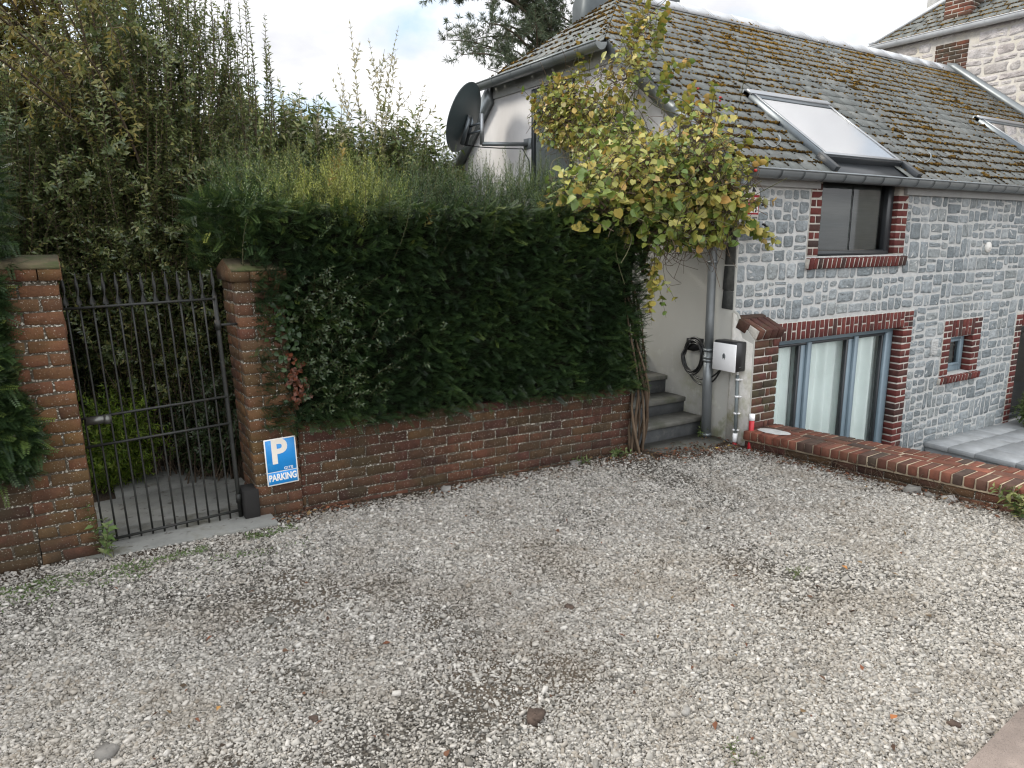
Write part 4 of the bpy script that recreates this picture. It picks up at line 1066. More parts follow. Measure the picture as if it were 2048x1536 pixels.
def skylight(u0, u1, va, vb, label):
    """roof window between va (low) and vb (high), standing proud of the slates; va+zoff plane"""
    nrm = np.array([0, -math.sin(TH), math.cos(TH)]); ux = np.array([1., 0, 0])
    o = np.array([u0, va, front_z(va)]); Lh = (vb - va) / math.cos(TH); Wd = u1 - u0
    def bx(mb, a0, a1, s0, s1, h0, h1, c=.003):
        tmp = MB(); tmp.box(a0, a1, s0, s1, h0, h1, c=c)
        V = tmp.V[0]; W = o + V[:, 0:1] * ux + V[:, 1:2] * UPF + V[:, 2:3] * nrm
        mb.add(W, [BT_Q, BT_E, BT_T])
    f = MB(); b = .075
    bx(f, -.0, .05, 0, Lh, -.05, .06); bx(f, Wd - .05, Wd, 0, Lh, -.05, .06)
    bx(f, .05, Wd - .05, .001, .06, -.05, .058); bx(f, .0, Wd, Lh - .10, Lh + .02, -.05, .05)
    fr = f.build('skylight', m_alu, HOUSE); fr['label'] = label
    t = MB(); bx(t, .03, .062, .02, Lh - .1, .058, .07); bx(t, Wd - .062, Wd - .03, .02, Lh - .1, .058, .07); bx(t, .028, Wd - .028, .0, .04, .056, .069); bx(t, -.01, Wd + .01, Lh - .12, Lh - .03, .05, .078)
    t.build('trim', m_alulight, fr)
    g = MB(); g.add([o + a * ux + b * UPF + .059 * nrm for a, b in ((.055, .04), (Wd - .055, .04), (Wd - .055, Lh - .13), (.055, Lh - .13))], [[0, 1, 2, 3]]); g.build('pane', m_skyglass, fr)
    g = MB(); bx(g, .062, Wd - .062, .05, Lh - .102, .042, .048, .001); g.build('blind', m_whiteblind, fr)
    k = MB(); bx(k, .062, Wd - .062, Lh - .19, Lh - .12, .058, .066); k.build('top_rail', m_alu, fr)
    return fr, bx
sk, bx_ = skylight(1.235, 2.60, .08, 1.10, 'large skylight with white blind above the dark window')
mb = MB(); bx_(mb, -.07, .0, -.24, .02, -.06, .07); bx_(mb, 1.365, 1.45, -.24, .02, -.06, .06); bx_(mb, .0, 1.365, -.24, -.0, -.09, -.01); bx_(mb, .0, 1.365, -.012, .0, -.05, .05)
mb.build('flashing', m_darkframe, sk)
skylight(6.62, 8.0, .46, 1.38, 'second skylight at the far end of the roof')

# ---------------------------------------------------------------- taller neighbour house
def build_neighbour():
    X0 = 9.04; zt = 5.30
    root = empty('tall_house', (X0 + 2, 1.5, -1)); tag(root, 'taller pale rubble stone house with red brick chimney behind the slate roof', 'house')
    mb = MB(); mb.box(X0, X0 + 7, -4.5, 4.45, -1.5, zt, c=.01); mb.build('wall', m_palemortar, root)
    st = MB(); z = 1.6
    while z < zt - .1:
        h = rng.uniform(.07, .23); y = -2.
        while y < 4.4:
            wd = rng.uniform(.14, .5); y1 = min(y + wd, 4.43)
            inp = 2.76 < (y + y1) / 2 < 3.42 and 4.55 < z + h / 2 < 5.12
            if not inp and y1 - y > .08:
                c1 = min(h, zt - z - .03)
                cy, cz = (y + y1) / 2, z + c1 / 2; py, pz = rough_rect(y + .012, y1 - .014, z + .012, z + c1 - .012, .06, .10); n = len(py)
                d = rng.uniform(.003, .011)
                V = np.concatenate([np.stack([np.full(n, X0 + .003), py, pz], 1), np.stack([np.full(n, X0 - d * .8), cy + (py - cy) * .94, cz + (pz - cz) * .92], 1), np.stack([X0 - d - rng.normal(0, .004, n), cy + (py - cy) * .5, cz + (pz - cz) * .5], 1), [[X0 - d - .004, cy, cz]]])
                i = np.arange(n); q = (i + 1) % n
                st.add(V, [np.stack([q, i, i + n, q + n], 1), np.stack([q + n, i + n, i + 2 * n, q + 2 * n], 1), np.stack([q + 2 * n, i + 2 * n, np.full(n, 3 * n)], 1)], rng.random())
            y = y1 + .001
        z += h
    st.build('stone_cladding', m_palestone, root)
    b = MB(); brick_courses(b, 2.80, 3.38, X0 - .012, .1, 4.58, 5.10, side='x', flip=-1, course=.075, ln=.22); b.build('brick_patch', m_capbrick, root)
    fl = MB()
    pf = [(v, z0_) for v, z0_ in ((-.2, RZ0 - .15 + .0), (3.12, RIDGE_Z + .0), (3.12, RIDGE_Z + .10), (2.95, RIDGE_Z + .05), (-.2, RZ0 - .15 + .12))]
    fl.poly_prism(pf, 0, X0 - .05, X0 - .02); fl.build('flashing', m_zinc, root)
    # gutter and roof
    g = MB(); xc = X0 - .11; r = .085
    half_pipe(g, (xc, -3., zt + .02), (xc, 4.72, zt + .02), r, (-1, 0, 0), 12)
    for y in np.arange(-2.7, 4.7, .52): band(g, (xc, y, zt + .02), (0, 1, 0), r + .006, (-1, 0, 0), .03)
    g.build('gutter', m_palezinc, root, smooth=True)
    th = math.radians(36); up = np.array([math.cos(th), 0, math.sin(th)]); o = np.array([X0 - .08, 0, zt + .06]); H = 2.6
    d = MB(); p = lambda v, t: tuple(o + t * up + np.array([0, v, -.03]))
    d.add([p(-3, 0), p(4.6, 0), p(4.6 - 1.6, H), p(-3, H)], [[1, 0, 3, 2]]); roof = d.build('roof', m_slate, root)
    hipc = (H, -1.6, H * 4.6)       # x=-v coordinate: v <= 4.6-1.6 t/H
    sl, mo = slate_plane(o, (0, -1, 0), up, -4.7, 3., H, .186, .23, [(H, -1.6, H * 4.6)], dens=1.5, rmoss=(.6, .25), seed=21)
    sl.build('slates', m_slate, roof); tag(mo.build('moss', m_moss, roof, smooth=True), kind='stuff')
    hc = MB(); a = o + np.array([0, 4.66, .02]); b_ = o + H * up + np.array([0, 3.06, .02]); hc.tube([a, b_], .045, 8); hc.tube([a + np.array([0, -.08, .015]), b_ + np.array([0, -.08, .015])], .035, 8); hc.build('ridge_cap', m_palezinc, roof)
    c = MB(); x0, x1, y0, y1 = 9.22, 9.72, 2.93, 3.40
    z = zt + .05; k = 0
    while z < 6.9:
        for (a, q) in ([(y0, y0 + .215), (y0 + .226, y1)] if k % 2 else [(y0, y0 + .1), (y0 + .111, y0 + .325), (y0 + .336, y1)]):
            c.box(x0 + rng.normal(0, .002), x0 + .1, a, q, z, z + .064, rng.random(), .004, .002)
        for (a, q) in ([(x0 + .111, x0 + .28), (x0 + .291, x1)] if k % 2 else [(x0 + .111, x0 + .38), (x0 + .391, x1)]):
            c.box(a, q, y0 + rng.normal(0, .002), y0 + .1, z, z + .064, rng.random(), .004, .002)
        z += .075; k += 1
    ch = c.build('chimney', m_capbrick, root)
    m = MB(); m.box(x0 + .006, x1 - .006, y0 + .006, y1 - .006, zt - .1, 6.9, c=.002); m.build('mortar', m_whitemortar, ch)
    fl = MB(); fl.box(x0 - .012, x0 + .03, y0 - .015, y1 + .015, zt + .04, zt + .2, c=.002)
    fl.poly_prism([(x0 - .01, zt + .2), (x0 - .01, zt), (x1 + .1, zt + .35), (x1 + .1, zt + .62), (x1, zt + .56)], 1, y0 - .018, y0 + .02)
    fl.build('flashing', m_palezinc, ch)
    s = MB(); s.box(10.2, 10.75, 4.0, 4.3, 5.6, 7.6, c=.01); s.build('chimney', m_stonemortar, root)
build_neighbour()

# ---------------------------------------------------------------- satellite dish
def build_dish():
    c = np.array([-.60, 4.0, 3.15]); root = empty('satellite_dish', tuple(c)); tag(root, 'dark grey satellite dish on a bracket beside the gable', 'satellite dish')
    f = unit(np.array([-.56, .80, .36])); a = unit(np.cross(f, [0, 0, 1.])); b = np.cross(a, f)
    m = MB(); n, k = 40, 8
    an = np.arange(n) * 2 * math.pi / n
    for off, flip in ((0, 0), (-.006, 1)):
        V = [c + f * (off - .07)]
        for q in range(1, k + 1):
            r = q / k
            V += [c + f * (off - .07 + .07 * r * r) + a * .385 * r * math.cos(t) + b * .43 * r * math.sin(t) for t in an]
        F = []; F3 = [(0, 1 + i, 1 + (i + 1) % n) for i in range(n)]
        for q in range(k - 1):
            o = 1 + q * n; F += [(o + i, o + n + i, o + n + (i + 1) % n, o + (i + 1) % n) for i in range(n)]
        F, F3 = np.array(F), np.array(F3)
        m.add(V, [F[:, ::-1], F3[:, ::-1]] if flip else [F, F3])
    rim = [c + a * .388 * math.cos(t) + b * .433 * math.sin(t) for t in np.append(an, 0)]
    m.tube(rim, .009, 6, caps=False); m.build('reflector', m_dish, root, smooth=True)
    bk = MB(); p = c - f * .09 - b * .12 - a * .02
    w_ = unit(np.cross(b, f))
    def bar(p0, p1, r=.012): bk.tube([p0, p1], r, 6)
    hw = .055; 
    for s_ in (-1, 1):
        q = [p + w_ * hw * s_ + b * .17, p + w_ * hw * s_ - b * .2, p + w_ * hw * s_ * .9 - b * .2 - f * .06, p + w_ * hw * s_ * .9 + b * .10 - f * .05]
        V = [x + w_ * .004 * e for e in (-1, 1) for x in q]; bk.add(V, [[0, 1, 2, 3], [7, 6, 5, 4], [0, 4, 5, 1], [1, 5, 6, 2], [2, 6, 7, 3], [3, 7, 4, 0]])
    q = [p + w_ * hw + b * .17 + f * .002, p - w_ * hw + b * .17 + f * .002, p - w_ * hw - b * .2 + f * .002, p + w_ * hw - b * .2 + f * .002]; bk.add(q, [[0, 1, 2, 3]]); 
    mast = np.array([-.52, 3.68, 2.96])
    for dz in (.0, .09): bar(p - f * .04 + np.array([0, 0, dz - .05]), mast + np.array([0, 0, dz]), .016)
    bk.build('mounting_bracket', m_alu, root)
    ms = MB(); ms.tube([mast + (0, 0, -.17), mast + (0, 0, .2)], .026, 12); ms.build('mast', m_alulight, root)
    ar = MB(); ar.tube([mast + (0, 0, -.16), (-.35, 3.6, 2.80), (-.012, 3.42, 2.80)], .026, 10); ar.box(-.014, 0.0, 3.34, 3.5, 2.74, 2.87, c=.003); ar.build('arm', m_zinc, root)
    cb = MB(); cb.tube([p - b * .2, mast + (-.02, 0, -.2), (-.3, 3.58, 2.75), (-.08, 3.42, 2.74), (-.03, 3.35, 2.6), (-.02, 3.3, 2.2)], .008, 6); cb.build('cable', m_cable, root)
build_dish()

# ---------------------------------------------------------------- charger, cable, conduits, alarm sign
def emblem(mb, u, v, z, s):
    # small house-shaped plug mark on a face looking to -X: outline in (v, z)
    out = [(-.3, 0), (.3, 0), (.34, .15), (.34, .55), (.2, .75), (.1, .82), (.08, .95), (-.08, .95), (-.1, .82), (-.2, .75), (-.34, .55), (-.34, .15)]
    mb.poly_prism([(v + a * s, z + b * s) for a, b in out], 0, u, u + .001)
    for a in (-.2, .2): mb.box(u, u + .001, v + (a - .07) * s, v + (a + .07) * s, z - .22 * s, z + .01 * s, c=.0002)
def build_charger():
    root = empty('wall_charger', (-.08, -.07, .57)); tag(root, 'white fronted black wallbox charger on the gable wall', 'car charger')
    b = MB(); b.box(-.142, -.012, -.205, .062, .445, .715, c=.008); b.build('housing', m_black, root)
    f = MB(); f.box(-.153, -.142, -.203, .064, .442, .695, c=.003); f.build('front_cover', m_white, root)
    e = MB(); emblem(e, -.1545, -.07, .56, .05); e.build('emblem', m_emblem, root)
    r = MB(); r.box(-.1, -.05, -.2062, -.204, .47, .49, c=.001); r.build('lens', m_cable, root)
    root2 = empty('charging_cable', (-.05, .4, .5)); tag(root2, 'coil of black charging cable hung on the gable wall', 'cable')
    h = MB(); pl = [(.325, .70), (.325, .60), (.40, .575), (.505, .575), (.505, .69), (.43, .69), (.43, .70)]
    h.poly_prism([(a, z - .02) for a, z in pl], 0, -.045, -.0, .5); h.build('holder', m_black, root2)
    e = MB(); emblem(e, -.0465, .462, .61, .03); e.build('emblem', m_white, root2)
    c = MB(); pts = []
    for i in range(150):
        t = i / 149 * 5.2 * 2 * math.pi
        rr = 1 + .10 * math.sin(i * .17) + .05 * math.sin(i * .05 + 1)
        pts.append((-.05 - .006 * (i % 29) / 6 + .01 * math.sin(t * .5), .395 + .125 * rr * math.cos(t), .505 + .155 * rr * math.sin(t) + .012 * math.sin(i * .09)))
    c.tube(pts, .0085, 7)
    t = np.linspace(0, 1, 16); p0 = np.array([-.06, .52, .50]); p1 = np.array([-.07, .02, .47])
    tail = [(1 - q) * p0 + q * p1 + np.array([0, .02 * math.sin(q * 6), -.95 * q * (1 - q)]) for q in t]; c.tube(tail, .0085, 7)
    tail = [(1 - q) * np.array([-.07, .50, .42]) + q * np.array([-.08, -.0, .46]) + np.array([0, 0, -.55 * q * (1 - q)]) for q in t]; c.tube(tail, .0085, 7)
    c.build('coil', m_cable, root2, smooth=True)
build_charger()
def build_conduits():
    root = empty('grey_conduit', (-.03, -.11, -.27)); tag(root, 'thin grey conduit with white clips running down from the charger', 'pipe')
    p = MB(); p.tube([(-.03, -.135, .40), (-.03, -.15, -.16)], .016, 10); p.build('pipe', m_greypipe, root)
    p = MB(); p.tube([(-.03, -.134, .45), (-.03, -.135, .39)], .009, 8); p.build('cable', m_white, root)
    for z in (.36, .20, .04, -.12):
        c = MB(); c.tube([(-.03, -.14, z - .008), (-.03, -.14, z + .008)], .02, 10); c.box(-.03, .0, -.175, -.155, z - .006, z + .006, c=.001); c.build('clip', m_white, root)
    c = MB(); c.tube([(-.03, -.15, -.15), (-.03, -.15, -.235)], .023, 12); c.build('white_sleeve', m_white, root)
    c = MB(); c.tube([(-.03, -.15, -.23), (-.03, -.15, -.32)], .019, 12); c.build('red_sleeve', m_redpipe, root)
    root = empty('red_conduit', (-.03, -.3, -.27)); tag(root, 'red conduit with white cap leaning at the foot of the brick pier', 'pipe')
    c = MB(); c.tube([(.005, -.30, .01), (.0, -.305, -.07), (-.03, -.33, -.2), (-.05, -.35, -.32)], [.024, .024, .026, .03], 12); c.build('pipe', m_redpipe, root)
    c = MB(); c.tube([(.006, -.298, .06), (.005, -.30, .0)], .027, 12); c.build('white_cap', m_white, root)
build_conduits()
def build_alarm():
    x0, x1, y = .035, .245, -.03
    root = empty('alarm_sign', (.14, y, 1.9)); tag(root, 'red and white alarm warning sign half hidden by the vine', 'sign')
    b = MB(); b.poly_prism([(x0, 1.80), (x1, 1.80), (x1, 2.05), (.15, 2.15), (x0, 2.05)], 1, y, y + .004); b.build('plate', m_signwhite, root)
    b = MB(); b.box(x0 + .004, x1 - .004, y - .0012, y, 1.845, 2.02, c=.0003); b.build('red_panel', m_signred, root)
    b = MB(); b.box(x0 + .02, x1 - .02, y - .002, y - .001, 1.955, 1.959, c=.0003)
    b.box(x0 + .085, x0 + .135, y - .002, y - .001, 1.86, 1.94, c=.0003); b.box(x0 + .142, x1 - .016, y - .002, y - .001, 1.86, 1.94, c=.0003)
    b.build('white_panel', m_signwhite, root)
    b = MB(); b.tube([(x0 + .166, y - .0018, 1.90), (x0 + .166, y - .0024, 1.90)], .012, 12); b.box(x0 + .155, x0 + .178, y - .0026, y - .0018, 1.865, 1.885, c=.0003); b.box(x0 + .148, x0 + .186, y - .0026, y - .0018, 1.922, 1.932, c=.0003)
    b.poly_prism([(.14, 2.045), (.15, 2.10), (.20, 2.045)], 1, y - .001, y - .0002)
    b.box(x0 + .08, x0 + .11, y - .001, y - .0002, 1.812, 1.822, c=.0003); b.box(x0 + .13, x0 + .19, y - .001, y - .0002, 1.812, 1.822, c=.0003)
    b.build('pictogram', m_black, root)
    text_mesh('Alarme', .058, m_signwhite, 'lettering', root, wall_mtx(.14, y - .0016, 1.987), bold=.0012, wscale=.92)
    text_mesh('S', .07, m_signwhite, 'letter', root, wall_mtx(x0 + .045, y - .0016, 1.90), bold=.0015)
build_alarm()

# ---------------------------------------------------------------- low brick wall on the right
def build_low_wall():
    a = np.array([-.07, -.285]); b = np.array([.12, -4.1])          # outer face line
    d = unit(b - a); nrm = np.array([-d[1], d[0]])                   # towards the patio
    if nrm[0] < 0: nrm = -nrm
    L = np.linalg.norm(b - a); wdt = .47; top = -.092
    root = empty('low_brick_wall', (a[0] + .2, a[1] - 1, -.3)); tag(root, 'low wall topped with orange bricks between gravel and sunken terrace', 'wall')
    def place(mb, V): 
        V = np.asarray(V); p = np.empty_like(V); xy = a + V[:, 0:1] * d + V[:, 1:2] * nrm; p[:, :2] = xy; p[:, 2] = V[:, 2] + .045 * V[:, 0]; return p
    def bx(mb, s0, s1, t0, t1, z0, z1, r, c=.004, j=.0018):
        t = MB(); t.box(s0, s1, t0, t1, z0, z1, r, c, j); mb.add(place(mb, t.V[0]), [BT_Q[:, ::-1], BT_E[:, ::-1], BT_T[:, ::-1]], r)
    cp = MB(); pitch = .0775; s = 0.; k = 0
    while s < L:
        e = rng.normal(0, .002); z = top + rng.normal(0, .002)
        # header bricks across, then inner stretchers in a bonded pattern
        bx(cp, s, s + pitch - .012, -.012 + e, .205, top - .075, z, rng.random())
        k += 1; s += pitch
    s = 0.; k = 0
    for row, (t0, t1) in enumerate(((.217, .31), (.322, .47))):
        s = -.05 * row; ln = .215 if row == 0 else pitch
        while s < L: bx(cp, max(s, 0), s + ln - .012, t0, t1 + rng.normal(0, .002), top - .075, top + rng.normal(0, .002), rng.random()); s += ln
    cp.build('cap', m_capbrick, root)
    m = MB(); bx(m, -.0, L, .0, .465, top - .09, top - .006, .5, .001, 0); m.build('mortar', m_capmortar, root)
    bd = MB()
    for q in range(4):
        z1 = top - .087 - q * .0745; s = -(.1 if q % 2 else 0)
        while s < L: bx(bd, max(s, 0), s + .204, .012 + rng.normal(0, .002), .12, z1 - .064, z1, rng.random()); s += .215
    bd.build('brickwork', m_oldbrick, root)
    m = MB(); bx(m, 0, L, .02, .45, -1.5, top - .088, .5, .001, 0); m.build('core', m_oldmortar, root)
    # grey mortar patch left on the cap
    pm = MB(); n = 18; an = np.arange(n) * 2 * math.pi / n
    V = [(.20 + .16 * math.cos(t) * (1 + rng.normal(0, .06)), .16 + .085 * math.sin(t) * (1 + rng.normal(0, .08)), top + .004) for t in an] + [(.20, .16, top + .014)]
    V2 = place(pm, V); pm.add(V2, [np.array([((i + 1) % n, i, n) for i in range(n)])]); pm.build('mortar_patch', m_stonemortar, root)
build_low_wall()

# ---------------------------------------------------------------- yew hedges
def yew_spray(nn=9, L=.085):
    V, F = [], []; k = 0
    for i in range(nn):
        t = (i + .5) / nn; x = L * t; l = .024 * (1 - .45 * t)
        for s in (-1, 1):
            d = np.array([.55, s * .83, .12]); p = np.array([x, 0, 0]); e = np.array([.5, -.4 * s, 0]) * .0048 * 1.1
            V += [p, p + d * l * .5 + e, p + d * l, p + d * l * .5 - e]; F.append((k, k + 1, k + 2, k + 3)); k += 4
    V += [(0, -.0016, -.001), (L, 0, 0), (0, .0016, -.001)]
    return np.array(V), np.array(F)
def place_sprays(mb, pos, d, up, scale, r, spray):
    V0, F0 = spray; n = len(pos); d = unit(d); s = unit(np.cross(up, d)); nn = np.cross(d, s)
    V = pos[:, None] + scale[:, None, None] * (V0[None, :, 0:1] * d[:, None] + V0[None, :, 1:2] * s[:, None] + V0[None, :, 2:3] * nn[:, None])
    F = (F0[None] + (np.arange(n) * len(V0))[:, None, None]).reshape(-1, F0.shape[1])
    rr = np.repeat(r, len(V0)).reshape(n, -1) + np.clip(V0[:, 0] / .085, 0, 1)[None] * .06
    mb.add(V.reshape(-1, 3), [F], np.clip(rr.ravel(), 0, 1))
SPR = yew_spray()
def hedge_front(u, z):      # outward bulge of the clipped face
    return .06 * mnoise.noise((u * 1.1, z * 1.3, 4.)) + .035 * mnoise.noise((u * 3.3, z * 3.1, 8.)) 
def build_hedge():
    root = empty('yew_hedge', (-2.6, .6, .3)); tag(root, 'dark clipped yew hedge on the brick wall with feathery unclipped top', 'hedge')
    u0, u1 = -4.22, -1.0
    # solid core, the hedge's inner shade put into its near-black colour
    core = MB(); nu, nz = 60, 30
    us = np.linspace(u0 + .16, u1 - .06, nu); zs = np.linspace(.36, 1.80, nz)
    V = []; 
    for z in zs:
        for u in us: V.append((u, .20 - hedge_front(u, z) + .03 * mnoise.noise((u * 9, z * 9, 1.)), z))
    for z in zs:
        for u in us: V.append((u, 1.05, z + .1))
    i, j = np.meshgrid(np.arange(nz - 1), np.arange(nu - 1), indexing='ij'); i = i.ravel(); j = j.ravel()
    Fa = np.stack([i * nu + j, i * nu + j + 1, (i + 1) * nu + j + 1, (i + 1) * nu + j], 1)
    o = nu * nz; F = [Fa, Fa[:, ::-1] + o]
    jj = np.arange(nu - 1); t = (nz - 1) * nu
    F += [np.stack([t + jj, t + jj + 1, t + jj + 1 + o, t + jj + o], 1), np.stack([jj + 1, jj, jj + o, jj + 1 + o], 1)]
    ii = np.arange(nz - 1); F += [np.stack([ii * nu + nu - 1, ii * nu + nu - 1 + o, (ii + 1) * nu + nu - 1 + o, (ii + 1) * nu + nu - 1], 1), np.stack([(ii + 1) * nu, (ii + 1) * nu + o, ii * nu + o, ii * nu], 1)]
    core.add(V, F); core.build('shade_core', m_yewcore, root)
    mb = MB()
    n = 15000
    u = rng.uniform(u0, u1, n); z = rng.uniform(.36, 1.86, n)
    lo = .42 - .03 * (u + 4) + .07 * np.array([mnoise.noise((a * 2.2, 0, 3.)) for a in u]); ok = z > lo; u, z = u[ok], z[ok]; n = len(u)
    v = np.array([.155 - hedge_front(a, b) for a, b in zip(u, z)]) + rng.uniform(-.035, .06, n)
    over = np.clip((.62 - z) / .25, 0, 1) * .09; v -= over
    d = unit(np.stack([rng.normal(.25, .5, n), rng.normal(-.8, .3, n), rng.normal(.12, .45, n)], 1)); up = np.stack([rng.normal(0, .4, n), rng.normal(-.4, .3, n), np.ones(n)], 1)
    clump = np.array([mnoise.noise((a * 2.3, b * 2.3, 6.)) for a, b in zip(u, z)])
    r = np.clip(.20 + .22 * clump + rng.normal(0, .14, n) + .22 * np.clip((z - 1.45) / .4, 0, 1), 0, .95)
    place_sprays(mb, np.stack([u, v, z], 1), d, up, rng.uniform(.7, 1.35, n), r, SPR)
    # right end face and top
    n = 2600; vv = rng.uniform(.1, 1.0, n); z = rng.uniform(.30, 1.8, n); uu = u1 - .02 + rng.uniform(-.06, .05, n)
    place_sprays(mb, np.stack([uu, vv, z], 1), np.stack([np.full(n, .8), rng.normal(-.2, .5, n), rng.normal(.1, .4, n)], 1), np.stack([rng.normal(0, .3, n), rng.normal(0, .3, n), np.ones(n)], 1), rng.uniform(.7, 1.3, n), np.clip(rng.normal(.25, .15, n), 0, .9), SPR)
    # spray over the right pillar's shoulder and behind the gate pillar
    n = 1500; u = rng.uniform(-4.5, -3.95, n); z = 1.42 + rng.random(n) * .5; v = rng.uniform(.2, .7, n) + .0 * u
    ok = ~((z < 1.55) & (u < -4.0) & (v < .55)); u, z, v = u[ok], z[ok], v[ok]; n = len(u)
    place_sprays(mb, np.stack([u, v, z], 1), np.stack([rng.normal(-.3, .6, n), rng.normal(-.5, .4, n), rng.normal(.3, .4, n)], 1), np.stack([rng.normal(0, .3, n), rng.normal(0, .3, n), np.ones(n)], 1), rng.uniform(.8, 1.4, n), np.clip(rng.normal(.32, .18, n), 0, .95), SPR)
    mb.build('clipped_foliage', m_yew, root)
    # free upright shoots
    sh = MB(); tw = MB()
    for k in range(1150):
        u = rng.uniform(u0 - .1, u1 + .02); v = rng.uniform(.14, 1.0); fr = (v - .14) / .86
        bump = .10 * mnoise.noise((u * 1.6, 2., 1.)) + .1 * mnoise.noise((u * 4, v * 3, 1.))
        h = rng.uniform(.26, .62) * (.55 + .5 * fr) + bump
        if u > -1.35: h *= .6
        zb = 1.70 if fr > .25 else rng.uniform(1.45, 1.72)
        lean = np.array([rng.normal(.02, .10), rng.normal(-.05 * (1 - fr), .08), 0])
        p0 = np.array([u, v, zb]); p1 = p0 + np.array([0, 0, max(h, .1) + .1]) + lean
        pts = curve(p0, p1, (rng.normal(0, .02), rng.normal(0, .02), 0), 5)
        ylw = np.clip(1.4 * mnoise.noise((u * 1.1 + 2.6, v, 0.)) + .55 * math.exp(-((u + 3.6) / .5) ** 2) , 0, 1)
        if zb < 1.6: ylw *= .4
        base = .33 + .52 * ylw * math.exp(-((u + 3.55) / .75) ** 2) + .10 * ylw
        stem_leaves(sh, tw if k % 2 else None, pts, .0125, .030, .2, base - .15, base + .25, start=.0, ang=.85, tw=.0028, opposite=True, droop=0., proto=(ND_V, ND_F), rgrad=.55)
        for q in range(3):
            t = rng.uniform(.15, .7); pb = p0 * (1 - t) + p1 * t; dd = unit(np.array([rng.normal(), rng.normal(), 1.3])) * rng.uniform(.06, .16)
            stem_leaves(sh, None, np.array([pb, pb + dd * .5, pb + dd]), .0125, .026, .2, base - .15, base + .25, start=0, ang=.85, droop=0., proto=(ND_V, ND_F))
    sh.build('shoots', m_yew, root); tw.build('twigs', m_greentwig, root)
    # stray dead sprig and a few yellowed sprigs
    y = MB()
    for (u, v, z, rr, L) in ((-3.05, .10, 1.72, .95, .14), (-3.63, .2, 2.05, .9, .22), (-3.70, .16, 1.97, .9, .2)):
        stem_leaves(y, None, curve((u, v, z), (u + .05, v, z + L), (0.02, 0, 0)), .02, .045, .35, .7, 1., start=0, ang=.8)
    y.build('yellowed_sprig', m_olive, root)
build_hedge()

def build_left_hedge():
    root = empty('yew_hedge', (-6.2, .6, .3)); tag(root, 'darker yew hedge at the left picture edge, lapping over the gate pillar', 'hedge')
    core = MB(); core.box(-9, -5.62, .35, 1.2, .3, 2.1, c=.1); core.build('shade_core', m_yewcore, root)  # solid filler box, inner hedge shade put into its colour
    mb = MB(); n = 7000
    z = rng.uniform(.36, 2.35, n); u = rng.uniform(-7.2, -5.42, n)
    edge = -5.50 + .10 * np.array([mnoise.noise((0, b * 2.1, 2.)) for b in z]) + np.where(z > 1.5, .12, 0) + np.where(z < .9, .10 * (1 - np.abs(z - .62) / .3), 0)
    ok = u < edge; u, z = u[ok], z[ok]; n = len(u)
    v = .16 + rng.uniform(-.16, .14, n) - .1 * (z < .95) 
    place_sprays(mb, np.stack([u, v, z], 1), np.stack([rng.normal(.35, .5, n), rng.normal(-.7, .3, n), rng.normal(.0, .5, n)], 1), np.stack([rng.normal(0, .4, n), rng.normal(-.3, .3, n), np.ones(n)], 1), rng.uniform(.8, 1.5, n), np.clip(rng.normal(.26, .16, n), 0, .9), SPR)
    n = 2200; z = rng.uniform(.4, 2.3, n); v = rng.uniform(.1, 1.1, n); u = -5.58 + rng.uniform(-.08, .1, n)
    ok = ~((v < .5) & (z < 1.55)); u, v, z = u[ok], v[ok], z[ok]; n = len(u)
    place_sprays(mb, np.stack([u, v, z], 1), np.stack([rng.normal(.8, .4, n), rng.normal(-.3, .4, n), rng.normal(.1, .4, n)], 1), np.stack([rng.normal(0, .3, n), rng.normal(0, .3, n), np.ones(n)], 1), rng.uniform(.8, 1.4, n), np.clip(rng.normal(.25, .15, n), 0, .9), SPR)
    n = 1500; z = rng.uniform(.40, 1.45, n); lim = -5.505 + .035 * np.array([mnoise.noise((1, b * 3.1, 2.)) for b in z]) + .085 * np.exp(-((z - .58) / .14) ** 2)
    u = lim - np.abs(rng.normal(0, .12, n)); v = rng.uniform(-.07, .03, n)
    place_sprays(mb, np.stack([u, v, z], 1), np.stack([rng.normal(.5, .5, n), rng.normal(-.5, .3, n), rng.normal(-.1, .5, n)], 1), np.stack([rng.normal(0, .4, n), rng.normal(-.3, .3, n), np.ones(n)], 1), rng.uniform(.8, 1.4, n), np.clip(rng.normal(.28, .16, n), 0, .9), SPR)
    mb.build('foliage', m_yew, root)
    # glossy leaf sprigs hanging over the wall by the pillar
    pl = MB(); tw = MB()
    for k in range(46):
        p0 = np.array([rng.uniform(-5.95, -5.45), rng.uniform(-.02, .1), rng.uniform(.5, 1.0)]); p1 = p0 + np.array([rng.normal(.06, .08), rng.normal(-.07, .04), rng.normal(.02, .12)])
        stem_leaves(pl, tw, curve(p0, p1, (0, 0, .02)), .022, .045, .4, .1, .7, start=.1, ang=.9)
    pl.build('leaf_sprigs', m_privet, root); tw.build('twigs', m_greentwig, root)
build_left_hedge()

